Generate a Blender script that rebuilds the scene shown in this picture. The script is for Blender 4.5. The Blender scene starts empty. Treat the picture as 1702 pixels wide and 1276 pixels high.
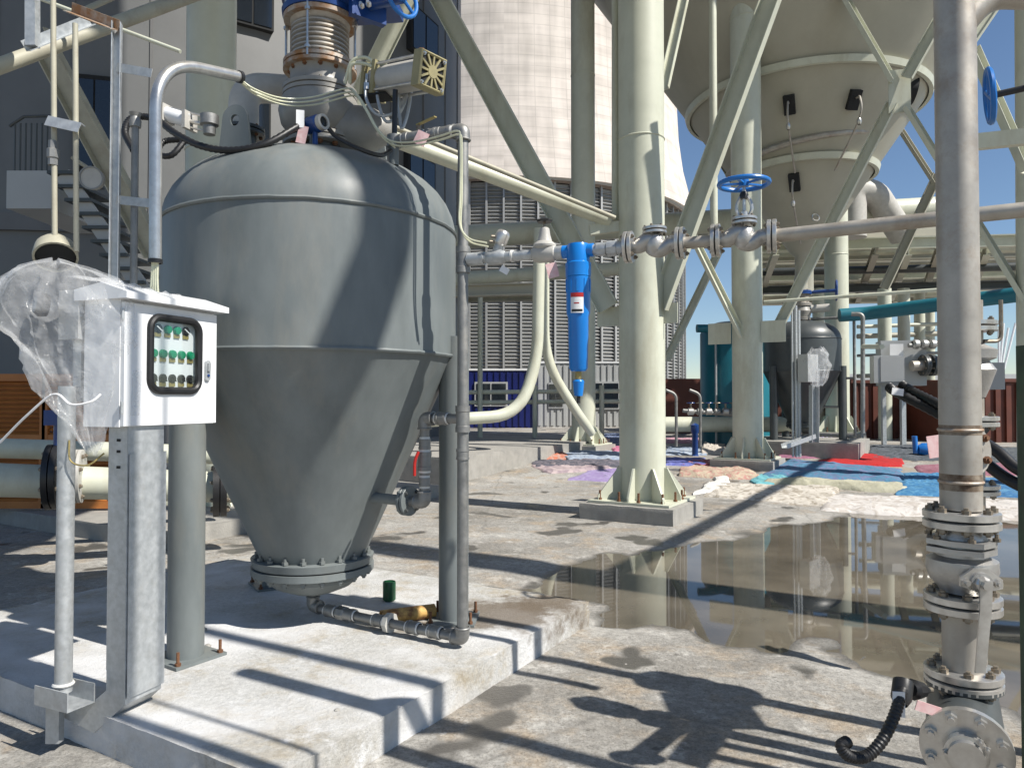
import bpy, bmesh, math, random
from mathutils import Vector, Matrix, noise
random.seed(7)
S = bpy.context.scene
C = S.collection
R = math.radians
V = Vector

# ------------------------------------------------------------------ camera, sky, sun, exposure
FPX = 1220.0; CX = 851.0; CY = 638.0; EYE = 1.6; PIT = math.atan(26 / FPX)
cam = bpy.data.cameras.new('camera'); camo = bpy.data.objects.new('camera', cam); C.objects.link(camo)
cam.sensor_width = 36; cam.lens = 36 * FPX / 1702; cam.clip_start = .05; cam.clip_end = 3000
camo.location = (0, 0, EYE); camo.rotation_euler = (R(90) + PIT, 0, 0); S.camera = camo
SUN_EL = R(48); SUN_H = V((.87, -.493, 0)).normalized()
SUN = V((SUN_H.x * math.cos(SUN_EL), SUN_H.y * math.cos(SUN_EL), math.sin(SUN_EL)))
w = bpy.data.worlds.new('World'); S.world = w; w.use_nodes = True
nt = w.node_tree; bg = nt.nodes['Background']
sk = nt.nodes.new('ShaderNodeTexSky'); sk.sky_type = 'NISHITA'; sk.sun_disc = False
sk.sun_elevation = SUN_EL; sk.sun_rotation = math.atan2(SUN_H.x, SUN_H.y)
sk.altitude = 1500; sk.air_density = 1.15; sk.dust_density = .0; sk.ozone_density = 3.5
nt.links.new(sk.outputs[0], bg.inputs[0]); bg.inputs[1].default_value = .08
sun = bpy.data.lights.new('sun', 'SUN'); sun.energy = 5.0; sun.angle = R(.55); sun.color = (1, .955, .88)
so = bpy.data.objects.new('sun', sun); C.objects.link(so); so.rotation_euler = SUN.to_track_quat('Z', 'Y').to_euler()
S.view_settings.view_transform = 'Standard'; S.view_settings.look = 'None'
S.view_settings.gamma = 1; S.view_settings.exposure = .5

# ------------------------------------------------------------------ pixel -> place
def ray(px, py):
    x = (px - CX) / FPX; y = -(py - CY) / FPX
    return V((x, math.cos(PIT) - math.sin(PIT) * y, math.sin(PIT) + math.cos(PIT) * y))
def at(px, py, Y):
    d = ray(px, py); return V((0, 0, EYE)) + d * (Y / d.y)
def G(px, py, z=0.0):
    d = ray(px, py); return V((0, 0, EYE)) + d * ((z - EYE) / d.z)
def ramp(y):
    t = min(max((y - 12.5) / 6.5, 0), 1); return .3 * t * t * (3 - 2 * t)
def GG(px, py):
    z = 0
    for _ in range(12): p = G(px, py, z); z = z * .5 + ramp(p.y) * .5
    return p
U = V((.512, .859, 0)); W = V((.859, -.512, 0)); Z = V((0, 0, 1))
ANG = math.atan2(W.y, W.x)

# ------------------------------------------------------------------ materials
MATS = {}
def mat(name, col, col2=None, rough=.5, metal=0, ns=6, bump=.05, bs=60, dirt=None, dirt_amt=.35, streak=0, spec=.5, rough2=None, contrast=.35, stretch=(1, 1, 1)):
    if name in MATS: return MATS[name]
    m = bpy.data.materials.new(name); m.use_nodes = True; t = m.node_tree; n = t.nodes; l = t.links
    b = n['Principled BSDF']; b.inputs['Roughness'].default_value = rough; b.inputs['Metallic'].default_value = metal
    b.inputs['Specular IOR Level'].default_value = spec
    tc = n.new('ShaderNodeTexCoord'); mp = n.new('ShaderNodeMapping'); mp.inputs['Scale'].default_value = stretch
    l.new(tc.outputs['Object'], mp.inputs[0])
    no = n.new('ShaderNodeTexNoise'); no.inputs['Scale'].default_value = ns; no.inputs['Detail'].default_value = 6; no.inputs['Roughness'].default_value = .62
    l.new(mp.outputs[0], no.inputs[0])
    cr = n.new('ShaderNodeValToRGB'); cr.color_ramp.elements[0].position = .5 - contrast / 2; cr.color_ramp.elements[1].position = .5 + contrast / 2
    c2 = col2 or tuple(c * .8 for c in col)
    cr.color_ramp.elements[0].color = (*c2, 1); cr.color_ramp.elements[1].color = (*col, 1)
    l.new(no.outputs[0], cr.inputs[0]); out = cr.outputs[0]
    if dirt:
        n2 = n.new('ShaderNodeTexNoise'); n2.inputs['Scale'].default_value = ns * .6; n2.inputs['Detail'].default_value = 9; n2.inputs['Roughness'].default_value = .75
        mp2 = n.new('ShaderNodeMapping'); mp2.inputs['Scale'].default_value = (1, 1, .25 if streak else 1); mp2.inputs['Location'].default_value = (3.1, 7.7, 1.3)
        l.new(tc.outputs['Object'], mp2.inputs[0]); l.new(mp2.outputs[0], n2.inputs[0])
        r2 = n.new('ShaderNodeValToRGB'); r2.color_ramp.elements[0].position = .52; r2.color_ramp.elements[1].position = .72
        r2.color_ramp.elements[1].color = (dirt_amt, dirt_amt, dirt_amt, 1); l.new(n2.outputs[0], r2.inputs[0])
        mx = n.new('ShaderNodeMixRGB'); l.new(r2.outputs[0], mx.inputs[0]); l.new(out, mx.inputs[1]); mx.inputs[2].default_value = (*dirt, 1); out = mx.outputs[0]
    l.new(out, b.inputs['Base Color'])
    if rough2 is not None:
        mr = n.new('ShaderNodeMapRange'); l.new(no.outputs[0], mr.inputs[0]); mr.inputs[1].default_value = .3; mr.inputs[2].default_value = .7
        mr.inputs[3].default_value = rough; mr.inputs[4].default_value = rough2; l.new(mr.outputs[0], b.inputs['Roughness'])
    if bump:
        nb = n.new('ShaderNodeTexNoise'); nb.inputs['Scale'].default_value = bs; nb.inputs['Detail'].default_value = 4; l.new(tc.outputs['Object'], nb.inputs[0])
        bp = n.new('ShaderNodeBump'); bp.inputs['Strength'].default_value = bump; bp.inputs['Distance'].default_value = .01
        l.new(nb.outputs[0], bp.inputs['Height']); l.new(bp.outputs[0], b.inputs['Normal'])
    MATS[name] = m; return m

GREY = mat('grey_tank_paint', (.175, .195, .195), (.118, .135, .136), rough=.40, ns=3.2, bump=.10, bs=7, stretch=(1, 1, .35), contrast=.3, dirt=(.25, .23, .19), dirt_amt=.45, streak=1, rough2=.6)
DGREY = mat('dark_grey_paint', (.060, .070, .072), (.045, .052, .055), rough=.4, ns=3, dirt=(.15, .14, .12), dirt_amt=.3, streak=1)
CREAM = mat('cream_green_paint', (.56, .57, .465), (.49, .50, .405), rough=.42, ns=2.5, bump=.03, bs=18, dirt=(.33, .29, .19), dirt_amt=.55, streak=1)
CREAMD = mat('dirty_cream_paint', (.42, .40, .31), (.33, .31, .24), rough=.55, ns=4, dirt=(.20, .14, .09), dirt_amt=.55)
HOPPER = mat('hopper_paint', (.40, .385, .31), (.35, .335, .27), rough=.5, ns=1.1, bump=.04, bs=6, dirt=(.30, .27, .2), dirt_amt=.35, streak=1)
GALV = mat('galvanised_steel', (.52, .54, .55), (.38, .40, .41), rough=.36, metal=.5, ns=28, bump=.03, bs=90, dirt=(.42, .40, .36), dirt_amt=.4, rough2=.55)
GALVD = mat('weathered_galvanised_pipe', (.30, .30, .29), (.20, .20, .195), rough=.45, metal=.7, ns=14, bump=.06, bs=70, dirt=(.36, .34, .30), dirt_amt=.6, rough2=.65)
STEEL = mat('stainless_pipe', (.47, .44, .39), (.34, .31, .27), rough=.42, metal=.5, ns=7, bump=.03, bs=80, dirt=(.26, .19, .13), dirt_amt=.7, rough2=.6)
CAST = mat('cast_stainless', (.50, .49, .47), (.40, .39, .37), rough=.42, metal=.7, ns=16, bump=.15, bs=120)
BRIGHT = mat('bright_machined_steel', (.64, .63, .60), (.48, .46, .43), rough=.30, metal=.75, ns=20, bump=.03)
RUST = mat('rusty_steel', (.22, .10, .045), (.10, .045, .022), rough=.85, ns=18, bump=.3, bs=80)
RUSTM = mat('rust_stained_flange', (.42, .38, .33), (.30, .15, .06), rough=.6, metal=.3, ns=9, bump=.12, contrast=.2)
STAIN = mat('weld_stain', (.30, .25, .19), (.10, .06, .035), rough=.7, metal=.2, ns=22, bump=.2, contrast=.3)
BOLT = mat('bolt_steel', (.30, .28, .24), (.20, .15, .10), rough=.5, metal=.6, ns=30, bump=.1)
VALVE = mat('grey_valve_paint', (.29, .28, .255), (.22, .21, .19), rough=.45, ns=5, bump=.12, bs=50, dirt=(.22, .19, .15), dirt_amt=.4)
WHITE = mat('white_powder_coat', (.78, .79, .80), (.74, .75, .76), rough=.34, ns=3, bump=.015, bs=200)
OFFW = mat('off_white_casting', (.48, .465, .43), (.40, .385, .35), rough=.5, ns=9, bump=.08)
BLUE = mat('blue_filter_paint', (.008, .20, .62), (.007, .175, .56), rough=.28, ns=4, bump=.02)
NAVY = mat('blue_valve_paint', (.010, .050, .21), (.008, .038, .16), rough=.32, ns=6, bump=.05, dirt=(.05, .06, .1), dirt_amt=.4)
WHEELB = mat('blue_handwheel_paint', (.012, .16, .50), (.01, .12, .40), rough=.35, ns=8)
TEAL = mat('teal_paint', (.010, .150, .200), (.009, .125, .17), rough=.38, ns=2, dirt=(.05, .13, .15), dirt_amt=.3, streak=1)
RUBBER = mat('black_rubber', (.014, .014, .015), (.009, .009, .01), rough=.45, ns=20)
BLACK = mat('black_plastic', (.02, .02, .021), (.015, .015, .016), rough=.4, ns=10)
OLIVE = mat('olive_casting', (.33, .29, .15), (.26, .23, .12), rough=.5, ns=12, bump=.1)
ORANGE = mat('orange_panel_paint', (.46, .17, .04), (.38, .13, .03), rough=.5, ns=3, dirt=(.25, .12, .05), dirt_amt=.4)
ORNG2 = mat('orange_plastic', (.75, .24, .02), rough=.4)
RED = mat('red_handle', (.45, .02, .015), rough=.4)
MAROON = mat('rust_red_container_paint', (.135, .036, .020), (.085, .024, .014), rough=.6, ns=1.5, dirt=(.05, .03, .02), dirt_amt=.6, streak=1)
CONTB = mat('blue_container_paint', (.006, .014, .13), (.005, .011, .10), rough=.45, ns=1)
CONTG = mat('grey_cabin_panel', (.42, .43, .43), (.38, .39, .39), rough=.5, ns=1)
GREENP = mat('dark_green_post_paint', (.050, .085, .045), (.030, .045, .028), rough=.6, ns=14, dirt=(.09, .06, .04), dirt_amt=.7)
CLAD = mat('grey_wall_cladding', (.155, .158, .158), (.125, .128, .128), rough=.5, ns=.6, bump=.02, dirt=(.19, .19, .185), dirt_amt=.5, streak=1)
CLADD = mat('dark_wall_band', (.15, .15, .15), (.12, .12, .12), rough=.6, ns=1)
GLASSD = mat('dark_window_glass', (.015, .020, .028), (.012, .016, .022), rough=.06, ns=1, bump=0, spec=.7)
LOUV = mat('louvre_aluminium', (.40, .40, .39), (.34, .34, .33), rough=.5, metal=.3, ns=2, bump=0)
DARK = mat('dark_interior', (.02, .021, .022), rough=.9, bump=0)
PAPER = mat('paper_tag', (.78, .78, .78), (.72, .72, .72), rough=.7)
PINK = mat('pink_print_tag', (.75, .56, .55), (.68, .40, .40), rough=.7, ns=40)
TUBE = mat('clear_pneumatic_tube', (.62, .62, .46), (.55, .55, .40), rough=.25, ns=10, spec=.6)
GREENL = mat('green_lens', (.004, .26, .12), (.003, .20, .09), rough=.2, bump=0)
BRASS = mat('yellow_plate', (.42, .34, .12), (.32, .25, .1), rough=.45, metal=.4)
GCAN = mat('green_can_print', (.012, .10, .035), (.006, .05, .02), rough=.3, ns=22)
YRUST = mat('yellow_rust_pipe', (.58, .36, .11), (.20, .09, .035), rough=.7, ns=14, bump=.2, contrast=.22)
WTAPE = mat('white_thread_tape', (.70, .69, .66), rough=.6)
CONC_P = mat('pedestal_concrete', (.33, .315, .285), (.25, .24, .22), rough=.85, ns=5, bump=.5, bs=45, dirt=(.42, .40, .37), dirt_amt=.5, streak=1)

def concrete(name, lo, hi, stain, wet=True, scale=1.0, dust=None, mud=None):
    m = bpy.data.materials.new(name); m.use_nodes = True; t = m.node_tree; n = t.nodes; l = t.links; b = n['Principled BSDF']
    g = n.new('ShaderNodeNewGeometry')
    def nz(s, d=8, r=.65, off=0):
        mp = n.new('ShaderNodeMapping'); mp.inputs['Location'].default_value = (off, off * 1.7, 0); l.new(g.outputs['Position'], mp.inputs[0])
        x = n.new('ShaderNodeTexNoise'); x.inputs['Scale'].default_value = s; x.inputs['Detail'].default_value = d; x.inputs['Roughness'].default_value = r; l.new(mp.outputs[0], x.inputs[0]); return x.outputs[0]
    def rmp(src, a, bb, ca=(0, 0, 0, 1), cb=(1, 1, 1, 1)):
        r = n.new('ShaderNodeValToRGB'); r.color_ramp.elements[0].position = a; r.color_ramp.elements[1].position = bb
        r.color_ramp.elements[0].color = ca; r.color_ramp.elements[1].color = cb; l.new(src, r.inputs[0]); return r.outputs[0]
    def mix(f, a, bb, mode='MIX'):
        x = n.new('ShaderNodeMixRGB'); x.blend_type = mode
        for i, q in enumerate((f, a, bb)):
            if hasattr(q, 'links'): l.new(q, x.inputs[i])
            elif i == 0: x.inputs[0].default_value = q
            else: x.inputs[i].default_value = (*q, 1)
        return x.outputs[0]
    big = nz(.55 * scale, 9, .62)
    c = mix(rmp(big, .38, .62), lo, hi)
    c = mix(rmp(nz(2.1 * scale, 10, .72, 5), .5, .66), c, stain)
    sp = rmp(nz(26 * scale, 8, .75, 2), .36, .66, (.55, .55, .55, 1), (1.2, 1.2, 1.2, 1)); c = mix(.8 if wet else .45, c, sp, 'MULTIPLY')
    sp2 = rmp(nz(90, 3, .6, 4), .34, .5, (.5, .48, .45, 1), (1, 1, 1, 1)); c = mix(.6 if wet else .3, c, sp2, 'MULTIPLY')
    pale = rmp(nz(4.2, 10, .8, 31), .55, .68); c = mix(pale, c, tuple(min(.6, x * 1.25) for x in hi))
    if dust: c = mix(rmp(nz(1.1, 8, .6, 9), .46, .62), c, dust)
    if mud:
        for (mx_, my_, mr_) in mud:
            vd = n.new('ShaderNodeVectorMath'); vd.operation = 'DISTANCE'; l.new(g.outputs['Position'], vd.inputs[0]); vd.inputs[1].default_value = (mx_, my_, .2)
            ma = n.new('ShaderNodeMath'); ma.operation = 'MULTIPLY_ADD'; l.new(nz(5, 8, .7, 17), ma.inputs[0]); ma.inputs[1].default_value = .9; l.new(vd.outputs['Value'], ma.inputs[2])
            c = mix(rmp(ma.outputs[0], mr_ + .34, mr_ + .55, (.85, .85, .85, 1), (0, 0, 0, 1)), c, (.13, .10, .07))
    blot = rmp(nz(1.35 * scale, 3, .5, 13), .60, .635)
    spots = rmp(nz(7 * scale, 3, .5, 21), .70, .74)
    rough = .85
    if wet:
        c = mix(blot, c, tuple(x * .42 for x in lo)); c = mix(spots, c, tuple(x * .5 for x in lo))
        sep = n.new('ShaderNodeSeparateXYZ'); l.new(g.outputs['Position'], sep.inputs[0])
        mr = n.new('ShaderNodeMapRange'); l.new(sep.outputs[2], mr.inputs[0]); mr.inputs[1].default_value = .003; mr.inputs[2].default_value = .010; mr.inputs[3].default_value = 1; mr.inputs[4].default_value = 0
        c = mix(mr.outputs[0], c, tuple(x * .36 for x in lo))
        ad = n.new('ShaderNodeMath'); ad.operation = 'MAXIMUM'; l.new(blot, ad.inputs[0]); l.new(mr.outputs[0], ad.inputs[1])
        rr = n.new('ShaderNodeMapRange'); l.new(ad.outputs[0], rr.inputs[0]); rr.inputs[3].default_value = .88; rr.inputs[4].default_value = .30; l.new(rr.outputs[0], b.inputs['Roughness'])
    else: b.inputs['Roughness'].default_value = .85
    vo = n.new('ShaderNodeTexVoronoi'); vo.feature = 'DISTANCE_TO_EDGE'; vo.inputs['Scale'].default_value = .22 * scale
    wp = n.new('ShaderNodeMixRGB'); wp.inputs[0].default_value = .12; l.new(g.outputs['Position'], wp.inputs[1])
    wn = n.new('ShaderNodeTexNoise'); wn.inputs['Scale'].default_value = 3; l.new(g.outputs['Position'], wn.inputs[0]); l.new(wn.outputs[1], wp.inputs[2]); l.new(wp.outputs[0], vo.inputs[0])
    crk = rmp(vo.outputs[0], 0, .004, (.4, .4, .4, 1), (0, 0, 0, 1)); c = mix(crk, c, tuple(x * .5 for x in lo)) if wet else c
    l.new(c, b.inputs['Base Color'])
    bp = n.new('ShaderNodeBump'); bp.inputs['Strength'].default_value = .8; bp.inputs['Distance'].default_value = .012
    l.new(nz(38, 8, .7, 3), bp.inputs['Height']); l.new(bp.outputs[0], b.inputs['Normal'])
    return m
GROUND = concrete('stained_yard_concrete', (.235, .22, .195), (.42, .405, .375), (.37, .305, .23))
PLINTH = concrete('pale_plinth_concrete', (.40, .385, .35), (.53, .53, .52), (.38, .33, .25), wet=False, scale=1.3, dust=(.60, .60, .60), mud=((-.05, 4.85, .35), (.25, 5.1, .25), (-.5, 4.55, .16)))

def film_mat():
    m = bpy.data.materials.new('clear_polythene_film'); m.use_nodes = True; t = m.node_tree; n = t.nodes; l = t.links
    b = n['Principled BSDF']; b.inputs['Base Color'].default_value = (.82, .83, .84, 1); b.inputs['Roughness'].default_value = .14
    b.inputs['Specular IOR Level'].default_value = .8
    tr = n.new('ShaderNodeBsdfTransparent'); mx = n.new('ShaderNodeMixShader')
    tl = n.new('ShaderNodeBsdfTranslucent'); tl.inputs[0].default_value = (.8, .81, .82, 1); m2 = n.new('ShaderNodeMixShader'); m2.inputs[0].default_value = .3
    tc = n.new('ShaderNodeTexCoord'); no = n.new('ShaderNodeTexNoise'); no.inputs['Scale'].default_value = 9; no.inputs['Detail'].default_value = 5; l.new(tc.outputs['Object'], no.inputs[0])
    mr = n.new('ShaderNodeMapRange'); l.new(no.outputs[0], mr.inputs[0]); mr.inputs[1].default_value = .3; mr.inputs[2].default_value = .75; mr.inputs[3].default_value = .10; mr.inputs[4].default_value = .46
    bp = n.new('ShaderNodeBump'); bp.inputs['Strength'].default_value = .5; bp.inputs['Distance'].default_value = .02
    n3 = n.new('ShaderNodeTexNoise'); n3.inputs['Scale'].default_value = 14; n3.inputs['Detail'].default_value = 3; n3.inputs['Distortion'].default_value = 1.5; l.new(tc.outputs['Object'], n3.inputs[0])
    l.new(n3.outputs[0], bp.inputs['Height']); l.new(bp.outputs[0], b.inputs['Normal'])
    l.new(b.outputs[0], m2.inputs[1]); l.new(tl.outputs[0], m2.inputs[2])
    l.new(mr.outputs[0], mx.inputs[0]); l.new(tr.outputs[0], mx.inputs[1]); l.new(m2.outputs[0], mx.inputs[2]); l.new(mx.outputs[0], n['Material Output'].inputs[0])
    return m
FILM = film_mat()
def pane_mat():
    m = bpy.data.materials.new('clear_window_pane'); m.use_nodes = True; t = m.node_tree; n = t.nodes; l = t.links
    gl = n.new('ShaderNodeBsdfGlossy'); gl.inputs['Roughness'].default_value = .03; tr = n.new('ShaderNodeBsdfTransparent'); tr.inputs[0].default_value = (.93, .95, .95, 1)
    mx = n.new('ShaderNodeMixShader'); mx.inputs[0].default_value = .07; l.new(tr.outputs[0], mx.inputs[1]); l.new(gl.outputs[0], mx.inputs[2])
    l.new(mx.outputs[0], n['Material Output'].inputs[0]); return m
PANE = pane_mat()
def water_mat():
    m = bpy.data.materials.new('muddy_water'); m.use_nodes = True; n = m.node_tree.nodes; l = m.node_tree.links; b = n['Principled BSDF']
    b.inputs['Roughness'].default_value = .025; b.inputs['IOR'].default_value = 1.45
    g = n.new('ShaderNodeNewGeometry'); no = n.new('ShaderNodeTexNoise'); no.inputs['Scale'].default_value = 1.2; no.inputs['Detail'].default_value = 7; l.new(g.outputs['Position'], no.inputs[0])
    r = n.new('ShaderNodeValToRGB'); r.color_ramp.elements[0].color = (.085, .074, .056, 1); r.color_ramp.elements[1].color = (.16, .138, .105, 1); r.color_ramp.elements[0].position = .35; r.color_ramp.elements[1].position = .65
    l.new(no.outputs[0], r.inputs[0]); l.new(r.outputs[0], b.inputs['Base Color'])
    nb = n.new('ShaderNodeTexNoise'); nb.inputs['Scale'].default_value = 3; l.new(g.outputs['Position'], nb.inputs[0]); bp = n.new('ShaderNodeBump'); bp.inputs['Strength'].default_value = .02; bp.inputs['Distance'].default_value = .01
    l.new(nb.outputs[0], bp.inputs['Height']); l.new(bp.outputs[0], b.inputs['Normal']); return m
WATER = water_mat()
def tower_mat():
    m = bpy.data.materials.new('cooling_tower_concrete'); m.use_nodes = True; n = m.node_tree.nodes; l = m.node_tree.links; b = n['Principled BSDF']; b.inputs['Roughness'].default_value = .9
    tc = n.new('ShaderNodeTexCoord'); sp = n.new('ShaderNodeSeparateXYZ'); l.new(tc.outputs['Object'], sp.inputs[0])
    at2 = n.new('ShaderNodeMath'); at2.operation = 'ARCTAN2'; l.new(sp.outputs[0], at2.inputs[0]); l.new(sp.outputs[1], at2.inputs[1])
    ml = n.new('ShaderNodeMath'); ml.operation = 'MULTIPLY'; l.new(at2.outputs[0], ml.inputs[0]); ml.inputs[1].default_value = 16
    cb = n.new('ShaderNodeCombineXYZ'); l.new(ml.outputs[0], cb.inputs[0]); l.new(sp.outputs[2], cb.inputs[1])
    def st(sx, sy, sc):
        mp = n.new('ShaderNodeMapping'); mp.inputs['Scale'].default_value = (sx, sy, 1); l.new(cb.outputs[0], mp.inputs[0])
        x = n.new('ShaderNodeTexNoise'); x.inputs['Scale'].default_value = sc; x.inputs['Detail'].default_value = 4; l.new(mp.outputs[0], x.inputs[0]); return x.outputs[0]
    br = n.new('ShaderNodeTexBrick'); br.offset = 0; br.inputs['Scale'].default_value = 1; br.inputs['Brick Width'].default_value = 1.2; br.inputs['Row Height'].default_value = .8; br.inputs['Mortar Size'].default_value = .05; br.inputs['Mortar Smooth'].default_value = 1
    br.inputs['Color1'].default_value = (.64, .575, .515, 1); br.inputs['Color2'].default_value = (.60, .54, .48, 1); br.inputs['Mortar'].default_value = (.50, .45, .40, 1); l.new(cb.outputs[0], br.inputs[0])
    mx = n.new('ShaderNodeMixRGB'); mx.inputs[0].default_value = .5; l.new(st(.3, 2.2, .6), mx.inputs[1]); l.new(st(2.0, .25, .6), mx.inputs[2])
    r = n.new('ShaderNodeValToRGB'); r.color_ramp.elements[0].color = (.78, .78, .78, 1); r.color_ramp.elements[1].color = (1.08, 1.08, 1.08, 1); r.color_ramp.elements[0].position = .38; r.color_ramp.elements[1].position = .6; l.new(mx.outputs[0], r.inputs[0])
    m2 = n.new('ShaderNodeMixRGB'); m2.blend_type = 'MULTIPLY'; m2.inputs[0].default_value = 1; l.new(br.outputs[0], m2.inputs[1]); l.new(r.outputs[0], m2.inputs[2]); l.new(m2.outputs[0], b.inputs['Base Color']); return m
TOWER = tower_mat()
def cloth_mat(name, a, b2, pat=9):
    m = bpy.data.materials.new(name); m.use_nodes = True; n = m.node_tree.nodes; l = m.node_tree.links; b = n['Principled BSDF']; b.inputs['Roughness'].default_value = .9
    tc = n.new('ShaderNodeTexCoord'); no = n.new('ShaderNodeTexNoise'); no.inputs['Scale'].default_value = pat; no.inputs['Detail'].default_value = 3; no.inputs['Distortion'].default_value = 1.2; l.new(tc.outputs['Object'], no.inputs[0])
    r = n.new('ShaderNodeValToRGB'); r.color_ramp.elements[0].color = (*a, 1); r.color_ramp.elements[1].color = (*b2, 1); r.color_ramp.elements[0].position = .48; r.color_ramp.elements[1].position = .60
    l.new(no.outputs[0], r.inputs[0]); l.new(r.outputs[0], b.inputs['Base Color'])
    nb = n.new('ShaderNodeTexNoise'); nb.inputs['Scale'].default_value = 6; nb.inputs['Detail'].default_value = 3; nb.inputs['Distortion'].default_value = 2.5; l.new(tc.outputs['Object'], nb.inputs[0]); bp = n.new('ShaderNodeBump'); bp.inputs['Strength'].default_value = .55; bp.inputs['Distance'].default_value = .03
    l.new(nb.outputs[0], bp.inputs['Height']); l.new(bp.outputs[0], b.inputs['Normal']); return m

# ------------------------------------------------------------------ mesh helpers
def frame(ax):
    ax = V(ax).normalized(); h = V((0, 0, 1)) if abs(ax.z) < .9 else V((1, 0, 0))
    a = ax.cross(h).normalized(); return a, ax.cross(a).normalized(), ax
class MB:
    def __init__(s): s.v = []; s.f = []
    def add(s, vs, fs):
        k = len(s.v); s.v += [V(v) for v in vs]; s.f += [tuple(i + k for i in f) for f in fs]; return s
    def box(s, c, sz, rz=0, M=None):
        c = V(c); q = M or Matrix.Rotation(rz, 3, 'Z'); x, y, z = [d / 2 for d in sz]
        vs = [c + q @ V((a * x, b * y, d * z)) for d in (-1, 1) for b in (-1, 1) for a in (-1, 1)]
        return s.add(vs, [(0, 2, 3, 1), (4, 5, 7, 6), (0, 1, 5, 4), (2, 6, 7, 3), (0, 4, 6, 2), (1, 3, 7, 5)])
    def lathe(s, o, ax, prof, n=24, sx=1.0):
        a, b, d = frame(ax); o = V(o); vs = []; fs = []; idx = []
        for (t, r) in prof:
            if r < 1e-6: idx.append([len(vs)]); vs.append(o + d * t)
            else:
                idx.append(list(range(len(vs), len(vs) + n)))
                vs += [o + d * t + (a * math.cos(6.2831853 * i / n) * sx + b * math.sin(6.2831853 * i / n)) * r for i in range(n)]
        for p, q in zip(idx, idx[1:]):
            if len(p) == 1 and len(q) == 1: continue
            for i in range(n):
                j = (i + 1) % n
                if len(p) == 1: fs.append((p[0], q[j], q[i]))
                elif len(q) == 1: fs.append((p[i], p[j], q[0]))
                else: fs.append((p[i], p[j], q[j], q[i]))
        return s.add(vs, fs)
    def cyl(s, p0, p1, r0, r1=None, n=16):
        p0 = V(p0); p1 = V(p1); L = (p1 - p0).length; r1 = r0 if r1 is None else r1
        return s.lathe(p0, p1 - p0, [(0, 0), (0, r0), (L, r1), (L, 0)], n)
    def tube(s, pts, r, n=10, ridge=0, closed=False):
        pts = [V(p) for p in pts]; m = len(pts); vs = []; fs = []
        a = None
        for i, p in enumerate(pts):
            if closed: t = pts[(i + 1) % m] - pts[i - 1]
            else: t = pts[min(i + 1, m - 1)] - pts[max(i - 1, 0)]
            t.normalize()
            if a is None: a = frame(t)[0]
            a = (a - t * a.dot(t)).normalized(); b = t.cross(a)
            rr = r * (1 - ridge * (i % 2)) if not hasattr(r, '__len__') else r[i]
            vs += [p + (a * math.cos(6.2831853 * k / n) + b * math.sin(6.2831853 * k / n)) * rr for k in range(n)]
        for i in range(m if closed else m - 1):
            for k in range(n):
                j = (k + 1) % n; q = (i + 1) % m
                fs.append((i * n + k, i * n + j, q * n + j, q * n + k))
        if not closed: fs += [tuple(reversed(range(n))), tuple(range((m - 1) * n, m * n))]
        return s.add(vs, fs)
    def torus(s, c, ax, RR, r, n=32, m=8):
        a, b, d = frame(ax); c = V(c)
        return s.tube([c + (a * math.cos(6.2831853 * i / n) + b * math.sin(6.2831853 * i / n)) * RR for i in range(n)], r, m, closed=True)
    def prism(s, poly, ext):
        poly = [V(p) for p in poly]; e = V(ext); n = len(poly)
        return s.add(poly + [p + e for p in poly], [tuple(reversed(range(n))), tuple(range(n, 2 * n))] + [(i, (i + 1) % n, (i + 1) % n + n, i + n) for i in range(n)])
    def beam(s, p0, p1, prof, up=(0, 0, 1)):
        p0 = V(p0); p1 = V(p1); d = (p1 - p0).normalized(); u = V(up); u = (u - d * u.dot(d)).normalized(); x = d.cross(u)
        return s.prism([p0 + x * a + u * b for a, b in prof], p1 - p0)
def channel(w_, h_, t): return [(-w_ / 2, 0), (w_ / 2, 0), (w_ / 2, h_), (w_ / 2 - t, h_), (w_ / 2 - t, t), (-w_ / 2 + t, t), (-w_ / 2 + t, h_), (-w_ / 2, h_)]
def angle(a, b, t): return [(0, 0), (a, 0), (a, t), (t, t), (t, b), (0, b)]
def ibeam(w_, h_, t): return [(-w_/2,-h_/2),(w_/2,-h_/2),(w_/2,-h_/2+t),(t/2,-h_/2+t),(t/2,h_/2-t),(w_/2,h_/2-t),(w_/2,h_/2),(-w_/2,h_/2),(-w_/2,h_/2-t),(-t/2,h_/2-t),(-t/2,-h_/2+t),(-w_/2,-h_/2+t)]
def rect(a, b): return [(-a / 2, -b / 2), (a / 2, -b / 2), (a / 2, b / 2), (-a / 2, b / 2)]
def smooth(pts, k=6):
    pts = [V(p) for p in pts]; out = []
    P = [pts[0] * 2 - pts[1]] + pts + [pts[-1] * 2 - pts[-2]]
    for i in range(1, len(P) - 2):
        a, b, c, d = P[i - 1:i + 3]
        for j in range(k):
            t = j / k; out.append(.5 * ((2 * b) + (c - a) * t + (2 * a - 5 * b + 4 * c - d) * t * t + (3 * b - a - 3 * c + d) * t ** 3))
    return out + [pts[-1]]
def pipe(pts, rad, k=7):
    pts = [V(p) for p in pts]; out = [pts[0]]
    for a, b, c in zip(pts, pts[1:], pts[2:]):
        d1 = (a - b).normalized(); d2 = (c - b).normalized(); L = min(rad, (a - b).length * .49, (c - b).length * .49)
        for j in range(k + 1):
            t = j / k; p0 = b + d1 * L; p2 = b + d2 * L
            out.append(p0 * (1 - t) ** 2 + b * 2 * t * (1 - t) + p2 * t * t)
    return out + [pts[-1]]
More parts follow.
